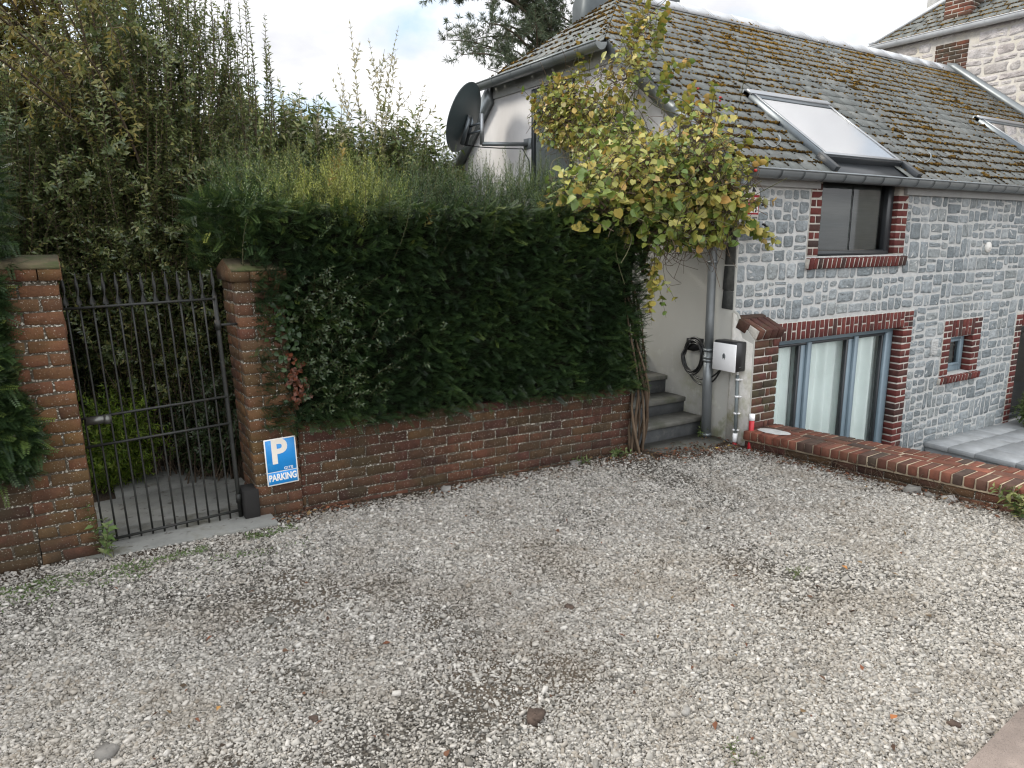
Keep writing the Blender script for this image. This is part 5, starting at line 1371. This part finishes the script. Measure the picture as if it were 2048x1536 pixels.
# ---------------------------------------------------------------- shrubs and trees behind
def shrub(name, label, cat, base, cen, rad, nst, m, ln, wr, sp, rr, loc_tw=.006, start=.25, upright=.6, side=3, group=None, tilt=(0, 0), ptype=(OV_V, OV_F), mtw=None, droop=.15, zmin=None):
    root = empty(name, base); tag(root, label, cat, group)
    lf = MB(); tw = MB(); base = np.array(base); cen = np.array(cen); rad = np.array(rad)
    for k in range(nst):
        d = rdir(1)[0]; d[2] = d[2] * .9 + upright * .3; q = rng.random() ** (1 / 3.2)
        e = cen + d * rad * q
        if zmin is not None and e[2] < zmin: e[2] = zmin + rng.random() * .3
        s = base + np.array([rng.normal(0, rad[0] * .28), rng.normal(0, rad[1] * .28), 0])
        mid = np.array([(e[0] - s[0]) * .12, (e[1] - s[1]) * .12, .1])
        pts = curve(s, e, mid + rng.normal(0, .04, 3), 8)
        stem_leaves(lf, tw, pts, sp, ln, wr, *rr, start=start, tw=loc_tw, droop=droop, proto=ptype)
        for _ in range(side):
            t = rng.uniform(.35, 1); i = min(int(t * 7), 6); pb = pts[i] + (pts[i + 1] - pts[i]) * rng.random()
            dd = unit(rdir(1)[0] + np.array([tilt[0], tilt[1], upright])) * rng.uniform(.15, .42) * (rad.mean() / .9) ** .5
            stem_leaves(lf, tw, curve(pb, pb + dd, rng.normal(0, .02, 3), 5), sp, ln * .9, wr, *rr, start=.1, tw=loc_tw * .5, droop=droop, proto=ptype)
    lf.build('foliage', m, root); tw.build('stems', mtw or m_bark, root)
    return root
shrub('privet_bush', 'tall glossy small-leaved bush with upright shoots behind the iron gate', 'bush', (-4.5, 1.95, -.2), (-4.50, 1.95, 1.75), (.86, .70, 1.95), 760, m_privet, .055, .45, .024, (.1, .85), side=4, upright=.9)
shrub('privet_bush', 'second glossy small-leaved bush at the left edge behind the pillar', 'bush', (-5.7, 2.2, -.2), (-5.65, 2.0, 1.6), (.75, .65, 1.5), 420, m_privet, .055, .45, .026, (.1, .8), side=4, upright=.8)
def privet_tops():
    o = [c for c in bpy.data.objects if c.name == 'privet_bush'][0]; lf = MB(); tw = MB()
    for (u, v, z, L) in [(-3.80, 1.7, 2.5, .95), (-3.72, 1.6, 2.4, 1.05), (-3.90, 1.7, 2.6, .9), (-4.02, 1.6, 2.7, .8), (-4.2, 1.6, 2.8, .8), (-3.66, 1.75, 2.3, .8), (-4.35, 1.7, 2.8, .9), (-4.1, 1.8, 2.7, 1.0), (-3.95, 1.5, 2.5, 1.0), (-3.84, 1.5, 2.2, .7)]:
        for s_ in range(3):
            p = np.array([u, v, z]) + rng.normal(0, .06, 3)
            stem_leaves(lf, tw, curve(p, p + np.array([rng.normal(.04, .08), rng.normal(0, .05), L * rng.uniform(.7, 1.1)]), rng.normal(0, .03, 3), 7), .03, .05, .33, .2, .8, start=.05, ang=.8, tw=.005)
    lf.build('top_shoots', m_privet, o); tw.build('shoot_stems', m_bark, o)
privet_tops()
shrub('broadleaf_shrub', 'dim glossy leaved shrub filling the shade right behind the gate', 'shrub', (-4.35, 2.6, -.3), (-4.3, 2.3, .7), (.95, .5, .85), 230, m_darkleaf, .055, .42, .03, (.1, .8), side=2, upright=.3)
shrub('broadleaf_shrub', 'second shaded shrub further left behind the gate bars', 'shrub', (-5.5, 2.5, -.3), (-5.55, 2.2, 1.3), (.75, .6, 1.4), 230, m_darkleaf, .055, .40, .03, (.1, .9), side=2, upright=.4)
shrub('broadleaf_shrub', 'back row of dark shrubs seen only through the gate', 'shrub', (-4.6, 4.4, -.3), (-4.6, 4.4, 1.0), (2.2, .5, 1.4), 300, m_darkleaf, .075, .42, .045, (.1, .8), side=2, upright=.4)
shrub('bright_shrub', 'yellow-green shrub with sunlit brightness in its leaf colour, beside the slabs behind the gate', 'shrub', (-5.08, 1.55, -.25), (-5.0, 1.45, .12), (.30, .28, .46), 90, m_fern, .05, .26, .02, (0, .95), side=4, upright=.3, loc_tw=.003, mtw=m_greentwig)
shrub('bright_shrub', 'yellowish shrub with sunlight painted into its leaves, glimpsed higher up behind the gate', 'shrub', (-4.9, 3.1, -.3), (-4.75, 3.0, .72), (.35, .3, .4), 60, m_fern, .05, .34, .025, (.2, 1.), side=3, upright=.3, loc_tw=.003, mtw=m_greentwig)
# tree with arching yellowish branches over the left
def arching_tree():
    root = empty('yellowing_tree', (-5.0, 3.2, -.3)); tag(root, 'yellowing tree with arching branches above the bush at the left', 'tree')
    lf = MB(); tr = MB()
    tr.tube(curve((-4.75, 3.1, -.3), (-4.7, 2.9, 2.0), (.05, 0, 0)), np.linspace(.07, .045, 8), 8)
    for k in range(80):
        s = np.array([-4.72, 2.9, 1.2]) + rng.normal(0, .12, 3) + np.array([0, 0, rng.random() * .7])
        e = np.array([rng.uniform(-6.6, -4.25), rng.uniform(2.1, 3.8), rng.uniform(2.4, 4.5)])
        pts = curve(s, e, (0, 0, .25), 9); tr.tube(pts, np.linspace(.02, .004, 9), 5, rng.random())
        stem_leaves(lf, None, pts, .04, .085, .36, .1, .95, start=.3, droop=.3)
        for _ in range(9):
            i = rng.integers(2, 8); pb = pts[i]; dd = unit(rdir(1)[0] + np.array([-.5, 0, .3])) * rng.uniform(.25, .6)
            stem_leaves(lf, tr, curve(pb, pb + dd, (0, 0, .05), 5), .04, .085, .36, .1, .95, start=.1, droop=.35, tw=.004)
    for k in range(10):
        s = np.array([-4.65, 1.75, 2.0]) + rng.normal(0, .12, 3); e = np.array([rng.uniform(-6.0, -4.7), rng.uniform(1.0, 1.5), rng.uniform(2.5, 3.6)])
        pts = curve(s, e, (0, 0, .15), 9); tr.tube(pts, np.linspace(.013, .003, 9), 5, rng.random())
        stem_leaves(lf, None, pts, .03, .06, .36, .0, .7, start=.25, droop=.35)
        for _ in range(5):
            i = rng.integers(2, 8); pb = pts[i]; dd = unit(rdir(1)[0] + np.array([-.5, 0, .2])) * rng.uniform(.2, .4)
            stem_leaves(lf, tr, curve(pb, pb + dd, (0, 0, .04), 5), .03, .058, .36, .0, .7, start=.1, droop=.35, tw=.003)
    tr.build('branches', m_bark, root); lf.build('foliage', m_olive, root)
arching_tree()
shrub('background_tree', 'tall dark tree at the left picture edge, behind the bushes', 'tree', (-7.6, 4.6, -.3), (-7.2, 4.6, 2.6), (1.5, 1.2, 2.1), 300, m_privet, .06, .42, .04, (.0, .7), side=3, upright=.5)
# background shrub row with long leaves
shrub('long_leaved_shrub', 'long leaved shrub rising behind the yew hedge, left of the dish', 'shrub', (-1.0, 5.4, -.3), (-1.0, 5.2, 2.05), (1.05, .6, 1.36), 1100, m_laurel, .13, .34, .055, (.1, .9), side=3, upright=.3, droop=.3)
shrub('long_leaved_shrub', 'long leaved shrub behind the hedge next to the tall bush', 'shrub', (-2.6, 5.5, -.3), (-2.5, 5.3, 2.2), (1.3, .6, 1.36), 1300, m_laurel, .13, .34, .055, (.1, .9), side=3, upright=.3, droop=.3)
def sprouts():
    root = empty('sprouting_shrub', (-1.4, 5.0, 1.0)); tag(root, 'pale backlit upright sprouts standing against the sky', 'shrub')
    lf = MB(); tw = MB()
    for (u, z0, u1, z1) in ((-1.55, 3.0, -1.62, 4.45), (-1.4, 2.9, -1.0, 4.42), (-1.45, 2.9, -1.3, 4.05), (-1.6, 2.9, -1.85, 3.85), (-1.2, 2.9, -1.05, 3.75), (-1.0, 2.9, -.62, 3.75), (-1.1, 2.8, -.72, 3.35), (-2.5, 2.9, -2.66, 3.62), (-2.4, 2.9, -2.45, 3.4), (-2.2, 2.9, -2.25, 3.3), (-1.75, 2.8, -2.0, 3.35), (-1.3, 2.9, -1.45, 4.2), (-1.35, 2.9, -1.15, 3.9), (-.8, 2.7, -.55, 3.2), (-1.85, 2.8, -1.9, 3.6)):
        p0 = np.array([u, 5.0, z0 - .6]); p1 = np.array([u1, 5.0 + rng.normal(0, .15), z1]); pts = curve(p0, p1, (rng.normal(0, .04), 0, 0), 8)
        stem_leaves(lf, tw, pts, .07, .085, .38, .15, 1., start=.15, ang=.8, tw=.006, droop=0)
        for _ in range(3):
            t = rng.uniform(.35, .8); pb = p0 * (1 - t) + p1 * t; dd = np.array([rng.normal(0, .16), rng.normal(0, .1), rng.uniform(.2, .4)])
            stem_leaves(lf, tw, curve(pb, pb + dd, (0, 0, 0), 4), .07, .08, .38, .15, 1., start=.1, ang=.8, tw=.004, droop=0)
    lf.build('foliage', m_sprout, root); tw.build('stems', m_greentwig, root)
sprouts()
def far_hedge():
    shrub('distant_hedge', 'distant dark hedge line on the skyline behind the shrubs', 'hedge', (-3, 11, -.3), (-3.5, 11, 2.0), (6.5, 1.0, 2.35), 1500, m_darkleaf, .24, .5, .12, (.2, 1.), side=3, upright=.4)
far_hedge()
def pine():
    root = empty('pine_tree', (6.6, 13.2, -.3)); tag(root, 'pine tree with drooping needle tufts behind the house', 'tree')
    tr = MB(); nd = MB(); crown = np.array([6.0, 12.6, 7.4])
    tr.tube(curve((6.9, 13.2, -.3), (6.6, 12.9, 9.0), (.15, 0, 0)), np.linspace(.2, .07, 8), 8)
    for k in range(52):
        s = np.array([6.7, 13.0, rng.uniform(4.8, 8.8)]); e = np.array([rng.uniform(3.0, 7.6), rng.uniform(11.6, 13.6), 0]); e[2] = np.clip(s[2] + rng.normal(.1, .5), 5.5 + abs(e[0] - 5.2) * .25, 9.2)
        pts = curve(s, e, (0, 0, .25), 8); tr.tube(pts, np.linspace(.05, .008, 8), 5, rng.random())
        for _ in range(15):
            i = rng.integers(2, 8); pb = pts[i]; dd = unit(rdir(1)[0] + np.array([-.3, -.2, .25])) * rng.uniform(.2, .65)
            q = curve(pb, pb + dd, (0, 0, -.05), 4); tr.tube(q, .006, 3, caps=False)
            for c in q[1:]:
                nn = 26; dirs = unit(rdir(nn) + dd / np.linalg.norm(dd) * .9); leaves(nd, np.repeat(c[None], nn, 0), dirs, rdir(nn), rng.uniform(.1, .19, nn), .1, np.clip(rng.normal(.45, .25, nn), 0, 1), (ND_V, ND_F))
    tr.build('branches', m_bark, root); nd.build('foliage', m_pine, root)
pine()

# ---------------------------------------------------------------- climbing vine on the house corner
def build_vine():
    root = empty('climbing_vine', (-1.0, .12, -.28)); tag(root, 'climbing vine with round yellowing leaves over the house corner', 'vine')
    tk = MB()
    for k in range(11):
        x0, y0 = -1.0 + rng.normal(0, .035), .12 + rng.normal(0, .03); pts = []
        ph = rng.random() * 6
        for q in np.linspace(0, 1, 16):
            z = -.29 + q * 1.75; wv = .045 + .02 * math.sin(k * 2.3); y0_ = y0;  pts.append((x0 + wv * math.sin(q * (6 + k % 4) + ph) - .10 * max(q - .35, 0), y0 + wv * math.cos(q * 7 + ph) + .25 * max(q - .35, 0), z))
        tk.tube(pts, np.linspace(rng.uniform(.007, .019), .005, 16), 6, rng.random())
    for k in range(6):
        pts = curve((-.98, .15, 1.35), (rng.uniform(-1.05, -.6), rng.uniform(.1, .5), rng.uniform(1.8, 2.2)), (0, 0, .1), 9); tk.tube(pts, np.linspace(.012, .006, 9), 5, rng.random())
    tk.build('trunk', m_vinebark, root)
    # blobs of growth: centre (u,v,z), radii, leaf count
    blobs = [((-.95, .18, 2.10), (.62, .36, .40), 1350), ((-.50, .05, 2.20), (.42, .36, .40), 620), ((-.30, -.10, 1.95), (.26, .26, .40), 420), ((-1.45, .20, 1.95), (.52, .32, .32), 560), ((-.80, .10, 1.72), (.5, .32, .20), 420),
             ((-.28, 2.30, 3.02), (.22, .55, .42), 950), ((-.32, 1.55, 2.75), (.26, .6, .36), 720), ((-.22, 1.35, 3.2), (.2, .42, .34), 270), ((-.04, 1.28, 3.62), (.2, .26, .3), 110), ((-.55, .95, 2.35), (.4, .6, .4), 760), ((-.2, .4, 2.55), (.26, .55, .28), 260)]
    lf = MB(); tw = MB(); tg = MB()
    def roof_ok(P):
        fz = np.where((P[:, 0] > -.1) & (P[:, 1] > -.2), front_z(P[:, 1]) + .03, -9); P[:, 2] = np.maximum(P[:, 2], np.where(P[:, 0] > -.1, np.minimum(fz, P[:, 2] + .6), -9)); return P
    for c, r, n in blobs:
        c, r = np.array(c), np.array(r)
        d = rdir(n); q = rng.random(n) ** .38; P = c + d * r * q[:, None]
        P[:, 0] = np.where(P[:, 2] < front_z(np.maximum(P[:, 1], -.2)) - .15, np.minimum(P[:, 0], -.04 - .05 * rng.random(n)), P[:, 0])
        m = (P[:, 1] < .05); P[:, 0] = np.where(m & (P[:, 1] > -.03), np.minimum(P[:, 0], -.05), P[:, 0])
        m = (P[:, 1] < .1) & (P[:, 2] > 1.72) & (P[:, 2] < 2.14); P[:, 0] = np.where(m, np.minimum(P[:, 0], .0 - .1 * rng.random(n)), P[:, 0])
        P = roof_ok(P); outw = unit(d + np.array([-.35, -.35, .25]))
        dirs = unit(outw * .45 + rng.normal(0, .65, (n, 3)) + np.array([-.1, -.1, -.35])); up = unit(outw * .8 + rng.normal(0, .6, (n, 3)) + np.array([0, 0, .6]))
        patch = np.array([mnoise.noise(tuple(p * 2.0)) for p in P])
        rr = np.clip(rng.beta(1.4, 2.2, n) + .25 * patch + .08 * (P[:, 2] - 2.2) - .07, 0, 1)
        sz = rng.uniform(.034, .085, n) * np.where(P[:, 2] < 2.0, 1.1, .85)
        leaves(lf, P, dirs, up, sz, rng.uniform(.72, .98, n), rr, (RD_V, RD_F))
        # twiggy tangle inside
        for _ in range(int(n * .30)):
            a = c + rdir(1)[0] * r * rng.random() * .9; b = a + rng.normal(0, .13, 3); a[0] = min(a[0], -.05); b[0] = min(b[0], -.05)
            tw.tube(curve(a, b, rng.normal(0, .05, 3), 5), .0028, 3, rng.random(), caps=False)
    for _ in range(110):
        c, r, _n = blobs[rng.integers(0, len(blobs))]; a = np.array(c) + rdir(1)[0] * np.array(r) * .8; b = a + np.array([rng.normal(-.05, .3), rng.normal(-.12, .25), rng.normal(.1, .22)]); a[0] = min(a[0], -.06); b[0] = min(b[0], -.06)
        tg.tube(curve(a, b, rng.normal(0, .06, 3) + (0, 0, .05), 7), .0032, 4, rng.random(), caps=False)
    # bare hanging twigs under the mass
    for _ in range(150):
        a = np.array([rng.uniform(-.6, -.08), rng.uniform(-.05, 1.2), rng.uniform(1.5, 1.8)]); b = a + np.array([rng.normal(0, .12), rng.normal(0, .16), rng.uniform(-.32, .05)]); b[0] = min(b[0], -.03)
        tw.tube(curve(a, b, rng.normal(0, .05, 3), 5), .0024, 3, rng.random(), caps=False)
    # long shoots
    sh = [((-.3, 1.25, 3.4), (.05, 1.35, 4.05)), ((-.1, 1.1, 3.4), (.15, 1.2, 3.92)), ((-.1, .35, 2.6), (.1, .42, 3.05)), ((-.1, .0, 2.3), (.12, -.1, 2.62)), ((-.2, -.15, 1.8), (.42, -.12, 1.52)), ((-.2, -.15, 1.75), (.25, -.2, 1.62)), ((-.2, -.1, 2.2), (.1, -.25, 2.3)), ((-.9, .2, 1.5), (-.95, .05, .95)), ((-.95, .1, 1.4), (-.75, .0, 1.0)), ((-.85, .1, 1.5), (-1.05, -.02, 1.15)),
          ((-.7, .5, 1.7), (-1.5, .1, 1.62)), ((-.8, .9, 1.9), (-1.45, .5, 1.95)), ((-.4, 2.5, 3.0), (-.6, 2.7, 3.35)), ((-.2, .6, 2.6), (.15, .75, 3.1)), ((-.2, .8, 2.8), (.1, 1.0, 3.4)), ((-.2, 2.0, 3.3), (-.2, 2.1, 3.7)), ((-.2, -.1, 1.9), (.12, -.3, 1.9)), ((-.6, .0, 1.6), (-.55, -.1, 1.45)), ((.0, 1.2, 3.5), (.3, 1.35, 3.75)), ((-.05, .9, 3.2), (.25, .8, 3.3))]
    for a, b in sh:
        for _ in range(2):
            pts = curve(np.array(a) + rng.normal(0, .03, 3), np.array(b) + rng.normal(0, .04, 3), (0, 0, .05), 7)
            stem_leaves(lf, tg, pts, .07, .065, .85, .0, .95, start=.15, ang=1.0, tw=.004, proto=(RD_V, RD_F), droop=.3)
    lf.build('foliage', m_vine, root); tw.build('twigs', m_twig, root); tg.build('shoots', m_greentwig, root)
    bb = MB()
    for (u, v, z) in ((.26, -.06, 1.95), (.27, -.05, 1.93), (.25, -.07, 1.97), (.30, -.05, 1.76), (.32, -.05, 1.75), (.34, -.05, 1.74), (.36, -.06, 1.55)):
        moss_blobs(bb, np.array([[u, v, z]]), None, np.array([.014]), np.array([.5]))
    bb.build('black_berries', m_berry, root, smooth=True)
    rb = MB()
    for (u, v, z) in ((.3, .55, 2.95), (.31, .56, 2.92), (.2, .75, 3.05), (-.95, .25, 1.75), (-.1, -.25, 2.2), (-.6, .3, 1.75)):
        moss_blobs(rb, np.array([[u, v, z]]), None, np.array([.015]), np.array([.5]))
    rb.build('red_fruit', m_red, root, smooth=True)
build_vine()

# ---------------------------------------------------------------- ivy, weeds, litter, stones
def build_ivy():
    root = empty('ivy', (-4.05, .13, .8)); tag(root, 'small ivy with reddened leaves creeping up the gate pillar', 'ivy')
    lf = MB(); st = MB()
    st.tube([(-3.99, .14, .42), (-4.03, .14, .7), (-4.07, .142, 1.0), (-4.10, .142, 1.25)], .004, 5); st.build('stem', m_bark, root)
    n = 150; z = rng.uniform(.55, 1.3, n); u = -3.98 - .10 * (z - .5) + rng.normal(0, .035, n)
    red = (z < .92) & (u > -4.04); r = np.where(red, rng.uniform(.65, 1, n), rng.uniform(0, .4, n))
    P = np.stack([u, rng.uniform(.115, .14, n), z], 1)
    leaves(lf, P, np.stack([rng.normal(0, .6, n), rng.normal(-.3, .2, n), rng.normal(-.5, .4, n)], 1), np.stack([rng.normal(0, .3, n), np.full(n, -1.), rng.normal(.3, .2, n)], 1), rng.uniform(.025, .042, n), .8, r, (RD_V, RD_F))
    lf.build('foliage', m_ivy, root)
build_ivy()
def weed(name, label, u, v, n, h, m=m_weed, ln=.05, wr=.3, cat='weed', group=None, spread=.05):
    z = float(ground_z(u, v)); root = empty(name, (u, v, z)); tag(root, label, cat, group)
    lf = MB(); st = MB()
    for _ in range(n):
        p0 = np.array([u + rng.normal(0, spread * .4), v + rng.normal(0, spread * .4), z]); p1 = p0 + np.array([rng.normal(0, spread), rng.normal(0, spread), h * rng.uniform(.5, 1.1)])
        stem_leaves(lf, st, curve(p0, p1, (0, 0, .01), 5), ln * .55, ln, wr, 0, 1, start=.1, ang=1., tw=.002)
    lf.build('foliage', m, root); st.build('stems', m_greentwig, root)
weed('weed', 'leafy weed growing up the foot of the left gate pillar', -5.16, .0, 5, .34, ln=.055, wr=.5)
weed('weed', 'pale green weed at the foot of the vine trunk', -1.22, .06, 9, .10, ln=.05, wr=.4)
weed('weed', 'little weed tuft at the base of the brick wall, left of the vine trunk', -1.62, .08, 7, .08, ln=.045, wr=.3)
weed('weed', 'green weed tuft alone in the middle of the gravel', -2.0, -2.3, 7, .025, ln=.025, wr=.2, spread=.045)
weed('weed', 'green weed tuft in the near gravel', -3.45, -3.1, 6, .02, ln=.022, wr=.2, spread=.04)
weed('weed', 'weed at the foot of the concrete steps beside the downpipe', -.12, .18, 6, .14, ln=.045, wr=.35)
weed('white_edged_plant', 'leafy plant at the end of the low brick wall, right picture edge', -.05, -2.55, 9, .22, m=m_laurel, ln=.06, wr=.5, cat='plant', spread=.09)
def moss_strip():
    mb = MB(); n = 3600
    u = rng.uniform(-5.9, -4.1, n); v = -.12 - .35 * np.abs(rng.normal(0, .5, n)) + .25 * (u + 5) * .2
    ok = np.array([mnoise.noise((a * 3, b * 5, 2.)) for a, b in zip(u, v)]) > -.05; u, v = u[ok], v[ok]; n = len(u)
    leaves(mb, np.stack([u, v, ground_z(u, v) + .004], 1), np.stack([rng.normal(0, 1, n), rng.normal(0, 1, n), rng.uniform(.2, 1, n)], 1), rdir(n), rng.uniform(.012, .03, n), .25, rng.random(n) * .7, (ND_V, ND_F))
    tag(mb.build('grass', m_weed), 'thin moss and grass along the edge of the slabs by the gate', 'grass', kind='stuff')
moss_strip()
def litter():
    mb = MB(); P = []
    def strip(a, b, n, s): 
        t = rng.random(n)[:, None]; a, b = np.array(a), np.array(b); q = a * (1 - t) + b * t + rng.normal(0, s, (n, 2)); P.append(q)
    strip((-4.2, .08), (-3.6, .1), 260, .05); strip((-3.2, .06), (-1.1, .10), 300, .07); strip((-1.4, .0), (-.05, -.3), 620, .10); strip((-.2, -.5), (-.05, -2.4), 560, .06); strip((-.9, -.1), (0, .1), 160, .12)
    f = rng.uniform(1.5, 7, 260); la = rng.uniform(-.8, .8, 260) * f * .8; Q = np.stack([CAM[0] + f * FW[0] + la * FW[1], CAM[1] + f * FW[1] - la * FW[0]], 1); P.append(Q[(Q[:, 1] < .1) & (Q[:, 0] < -.1)])
    P = np.concatenate(P); P = P[(P[:, 1] < .15)]; n = len(P); z = ground_z(P[:, 0], P[:, 1]) + rng.uniform(.006, .03, n)
    z = np.where((P[:, 0] > -.95) & (P[:, 1] > -.17), np.maximum(z, -.238), z)
    leaves(mb, np.stack([P[:, 0], P[:, 1], z], 1), np.stack([rng.normal(0, 1, n), rng.normal(0, 1, n), rng.normal(0, .25, n)], 1), np.stack([rng.normal(0, .4, n), rng.normal(0, .4, n), np.ones(n)], 1), rng.uniform(.015, .045, n), rng.uniform(.15, .7, n), rng.random(n))
    tag(mb.build('leaf_litter', m_litter), 'brown leaf litter gathered along the foot of the walls', 'litter', kind='stuff')
    tw = MB()
    for _ in range(60):
        a = np.array([rng.uniform(-.3, .1), 0, 0]); t = rng.random(); a[:2] = np.array([-.1, -.4]) * (1 - t) + np.array([-.02, -2.3]) * t + rng.normal(0, .04, 2); a[2] = ground_z(a[0], a[1]) + .02
        tw.tube(curve(a, a + np.array([rng.normal(0, .08), rng.normal(0, .1), rng.uniform(.0, .14)]), (0, 0, .03), 5), .0022, 3, rng.random(), caps=False)
    tag(tw.build('twigs', m_twig), 'thin dry twigs along the foot of the low orange brick wall', 'twigs', kind='stuff')
litter()
def rock(name, label, u, v, s, m, cat='stone', flat=.6, group=None, r=.5):
    z = float(ground_z(u, v)); mb = MB(); n1, n2 = 7, 5; V = []
    sx, sy = s, s * rng.uniform(.6, .9); off = rng.random(3) * 50; rot = rng.random() * 6
    for i in range(n2 + 1):
        th = math.pi * i / n2
        for j in range(n1):
            ph = 2 * math.pi * j / n1; d = np.array([math.sin(th) * math.cos(ph), math.sin(th) * math.sin(ph), math.cos(th)])
            k = 1 + .55 * mnoise.noise(tuple(d * 1.7 + off)) + rng.normal(0, .05) + .2 * mnoise.noise(tuple(d * 3.7 + off)); p = np.sign(d) * np.abs(d) ** .6 * k * np.array([sx, sy, s * flat])
            V.append((u + p[0] * math.cos(rot) - p[1] * math.sin(rot), v + p[0] * math.sin(rot) + p[1] * math.cos(rot), z + p[2] + s * flat * .55))
    F = [(i * n1 + j, (i + 1) * n1 + j, (i + 1) * n1 + (j + 1) % n1, i * n1 + (j + 1) % n1) for i in range(n2) for j in range(n1)]
    mb.add(V, [np.array(F)], r); o = mb.build(name, m, loc=(u, v, z)); tag(o, label, cat, group); return o
rock('rubble_stone', 'larger grey rubble stone lying against the low orange brick wall', -.10, -1.86, .062, m_rock, r=.45)
rock('rubble_stone', 'pale flat rubble stone against the low brick wall, nearer the camera', -.07, -2.10, .055, m_rock, flat=.5, r=.95)
rock('rubble_stone', 'small pale stone on the gravel in front of the low brick wall', -.42, -1.80, .03, m_rock, r=.9)
rock('rubble_stone', 'small brownish stone between the two larger stones by the low wall', -.09, -1.98, .035, m_rock, r=.3)
rock('rubble_stone', 'pale stone at the foot of the long garden wall', -2.95, .05, .05, m_rock, flat=.4, r=.9)
rock('rubble_stone', 'grey stone chip at the wall foot near the vine trunk', -1.72, .09, .06, m_rock, flat=.35, r=.5)
rock('bark_chunk', 'weathered dark bark chunk on the near gravel', -3.93, -2.58, .045, m_barkchip, 'bark', .32)
rock('rubble_stone', 'flat grey stone on the gravel in the near left corner', -5.28, -1.96, .04, m_rock, flat=.4, r=.5)
rock('rubble_stone', 'rounded pale stone on the near gravel right of the bark', -3.44, -2.86, .024, m_rock, r=.8)
rock('rubble_stone', 'bluish stone chip on the gravel in front of the parking sign', -4.57, -1.31, .03, m_rock, flat=.4, r=.2)
for lab, u, v in (('dark soil lump left of the bark chunk on the gravel', -4.62, -2.15), ('dark soil lump at the bottom edge of the gravel', -4.5, -2.75), ('dark soil lump in the right part of the gravel', -2.66, -3.43), ('dark soil lump in the centre of the gravel', -3.3, -1.95)):
    rock('soil_lump', lab, u, v, .022, m_barkchip, 'soil lump', .4)
for lab, u, v, r, s in (('yellow fallen leaf on the right part of the gravel', -1.75, -2.38, .55, .05), ('pale yellow fallen leaf in the near right gravel', -2.85, -3.3, .6, .045), ('small red fallen leaf in the gravel before the hedge', -3.1, -.55, 1., .035), ('brown curled leaf beside the vine foot', -1.1, .0, .9, .06), ('yellow fallen leaf on the left gravel', -4.9, -1.9, .5, .03), ('yellow fallen leaf at the bottom edge of the gravel', -4.05, -3.0, .4, .05), ('orange leaf by the white conduit sleeve', -.2, -.2, .2, .07), ('ochre leaf lying before the step landing', -.35, -.22, .35, .06)):
    z = float(ground_z(u, v)) + .018; mb = MB(); a = rng.random() * 6
    leaves(mb, np.array([[u, v, z]]), np.array([[math.cos(a), math.sin(a), .1]]), np.array([[.1, .1, 1.]]), s, .6, r)
    tag(mb.build('fallen_leaf', m_dryleaf, loc=(u, v, z)), lab, 'leaf')
shrub('terrace_shrub', 'leafy green shrub at the foot of the wide window by the terrace', 'shrub', (5.75, -.32, -.95), (5.75, -.32, -.66), (.2, .2, .3), 60, m_weed, .05, .45, .025, (.0, .8), side=3, upright=.4, loc_tw=.003)
def hedge_leaves():
    root = empty('climbing_shrub', (-3.8, .1, .45)); tag(root, 'small glossy broad leaves growing through the hedge face beside the gate pillar', 'shrub')
    lf = MB(); tw = MB()
    for k in range(200):
        u = -3.98 + abs(rng.normal(0, .30)); z = rng.uniform(.45, 1.35)
        p0 = np.array([u, .12 - hedge_front(u, z), z]); p1 = p0 + np.array([rng.normal(.03, .05), rng.normal(-.07, .03), rng.uniform(.0, .14)])
        stem_leaves(lf, tw, curve(p0, p1, (0, 0, .01), 5), .02, .032, .5, .15, .85, start=.1, ang=.9, tw=.002)
    lf.build('foliage', m_darkleaf, root); tw.build('stems', m_greentwig, root)
hedge_leaves()
shrub('broadleaf_shrub', 'low dark shrub beside the slabs just right behind the gate', 'shrub', (-4.35, 1.35, -.2), (-4.3, 1.45, .25), (.35, .4, .5), 150, m_darkleaf, .05, .45, .024, (.1, .9), side=2, upright=.3)
shrub('broadleaf_shrub', 'low dark shrub closing the end of the slab path behind the gate', 'shrub', (-4.75, 2.2, -.2), (-4.75, 2.1, .3), (.5, .25, .55), 170, m_darkleaf, .05, .45, .024, (.1, .9), side=2, upright=.3)
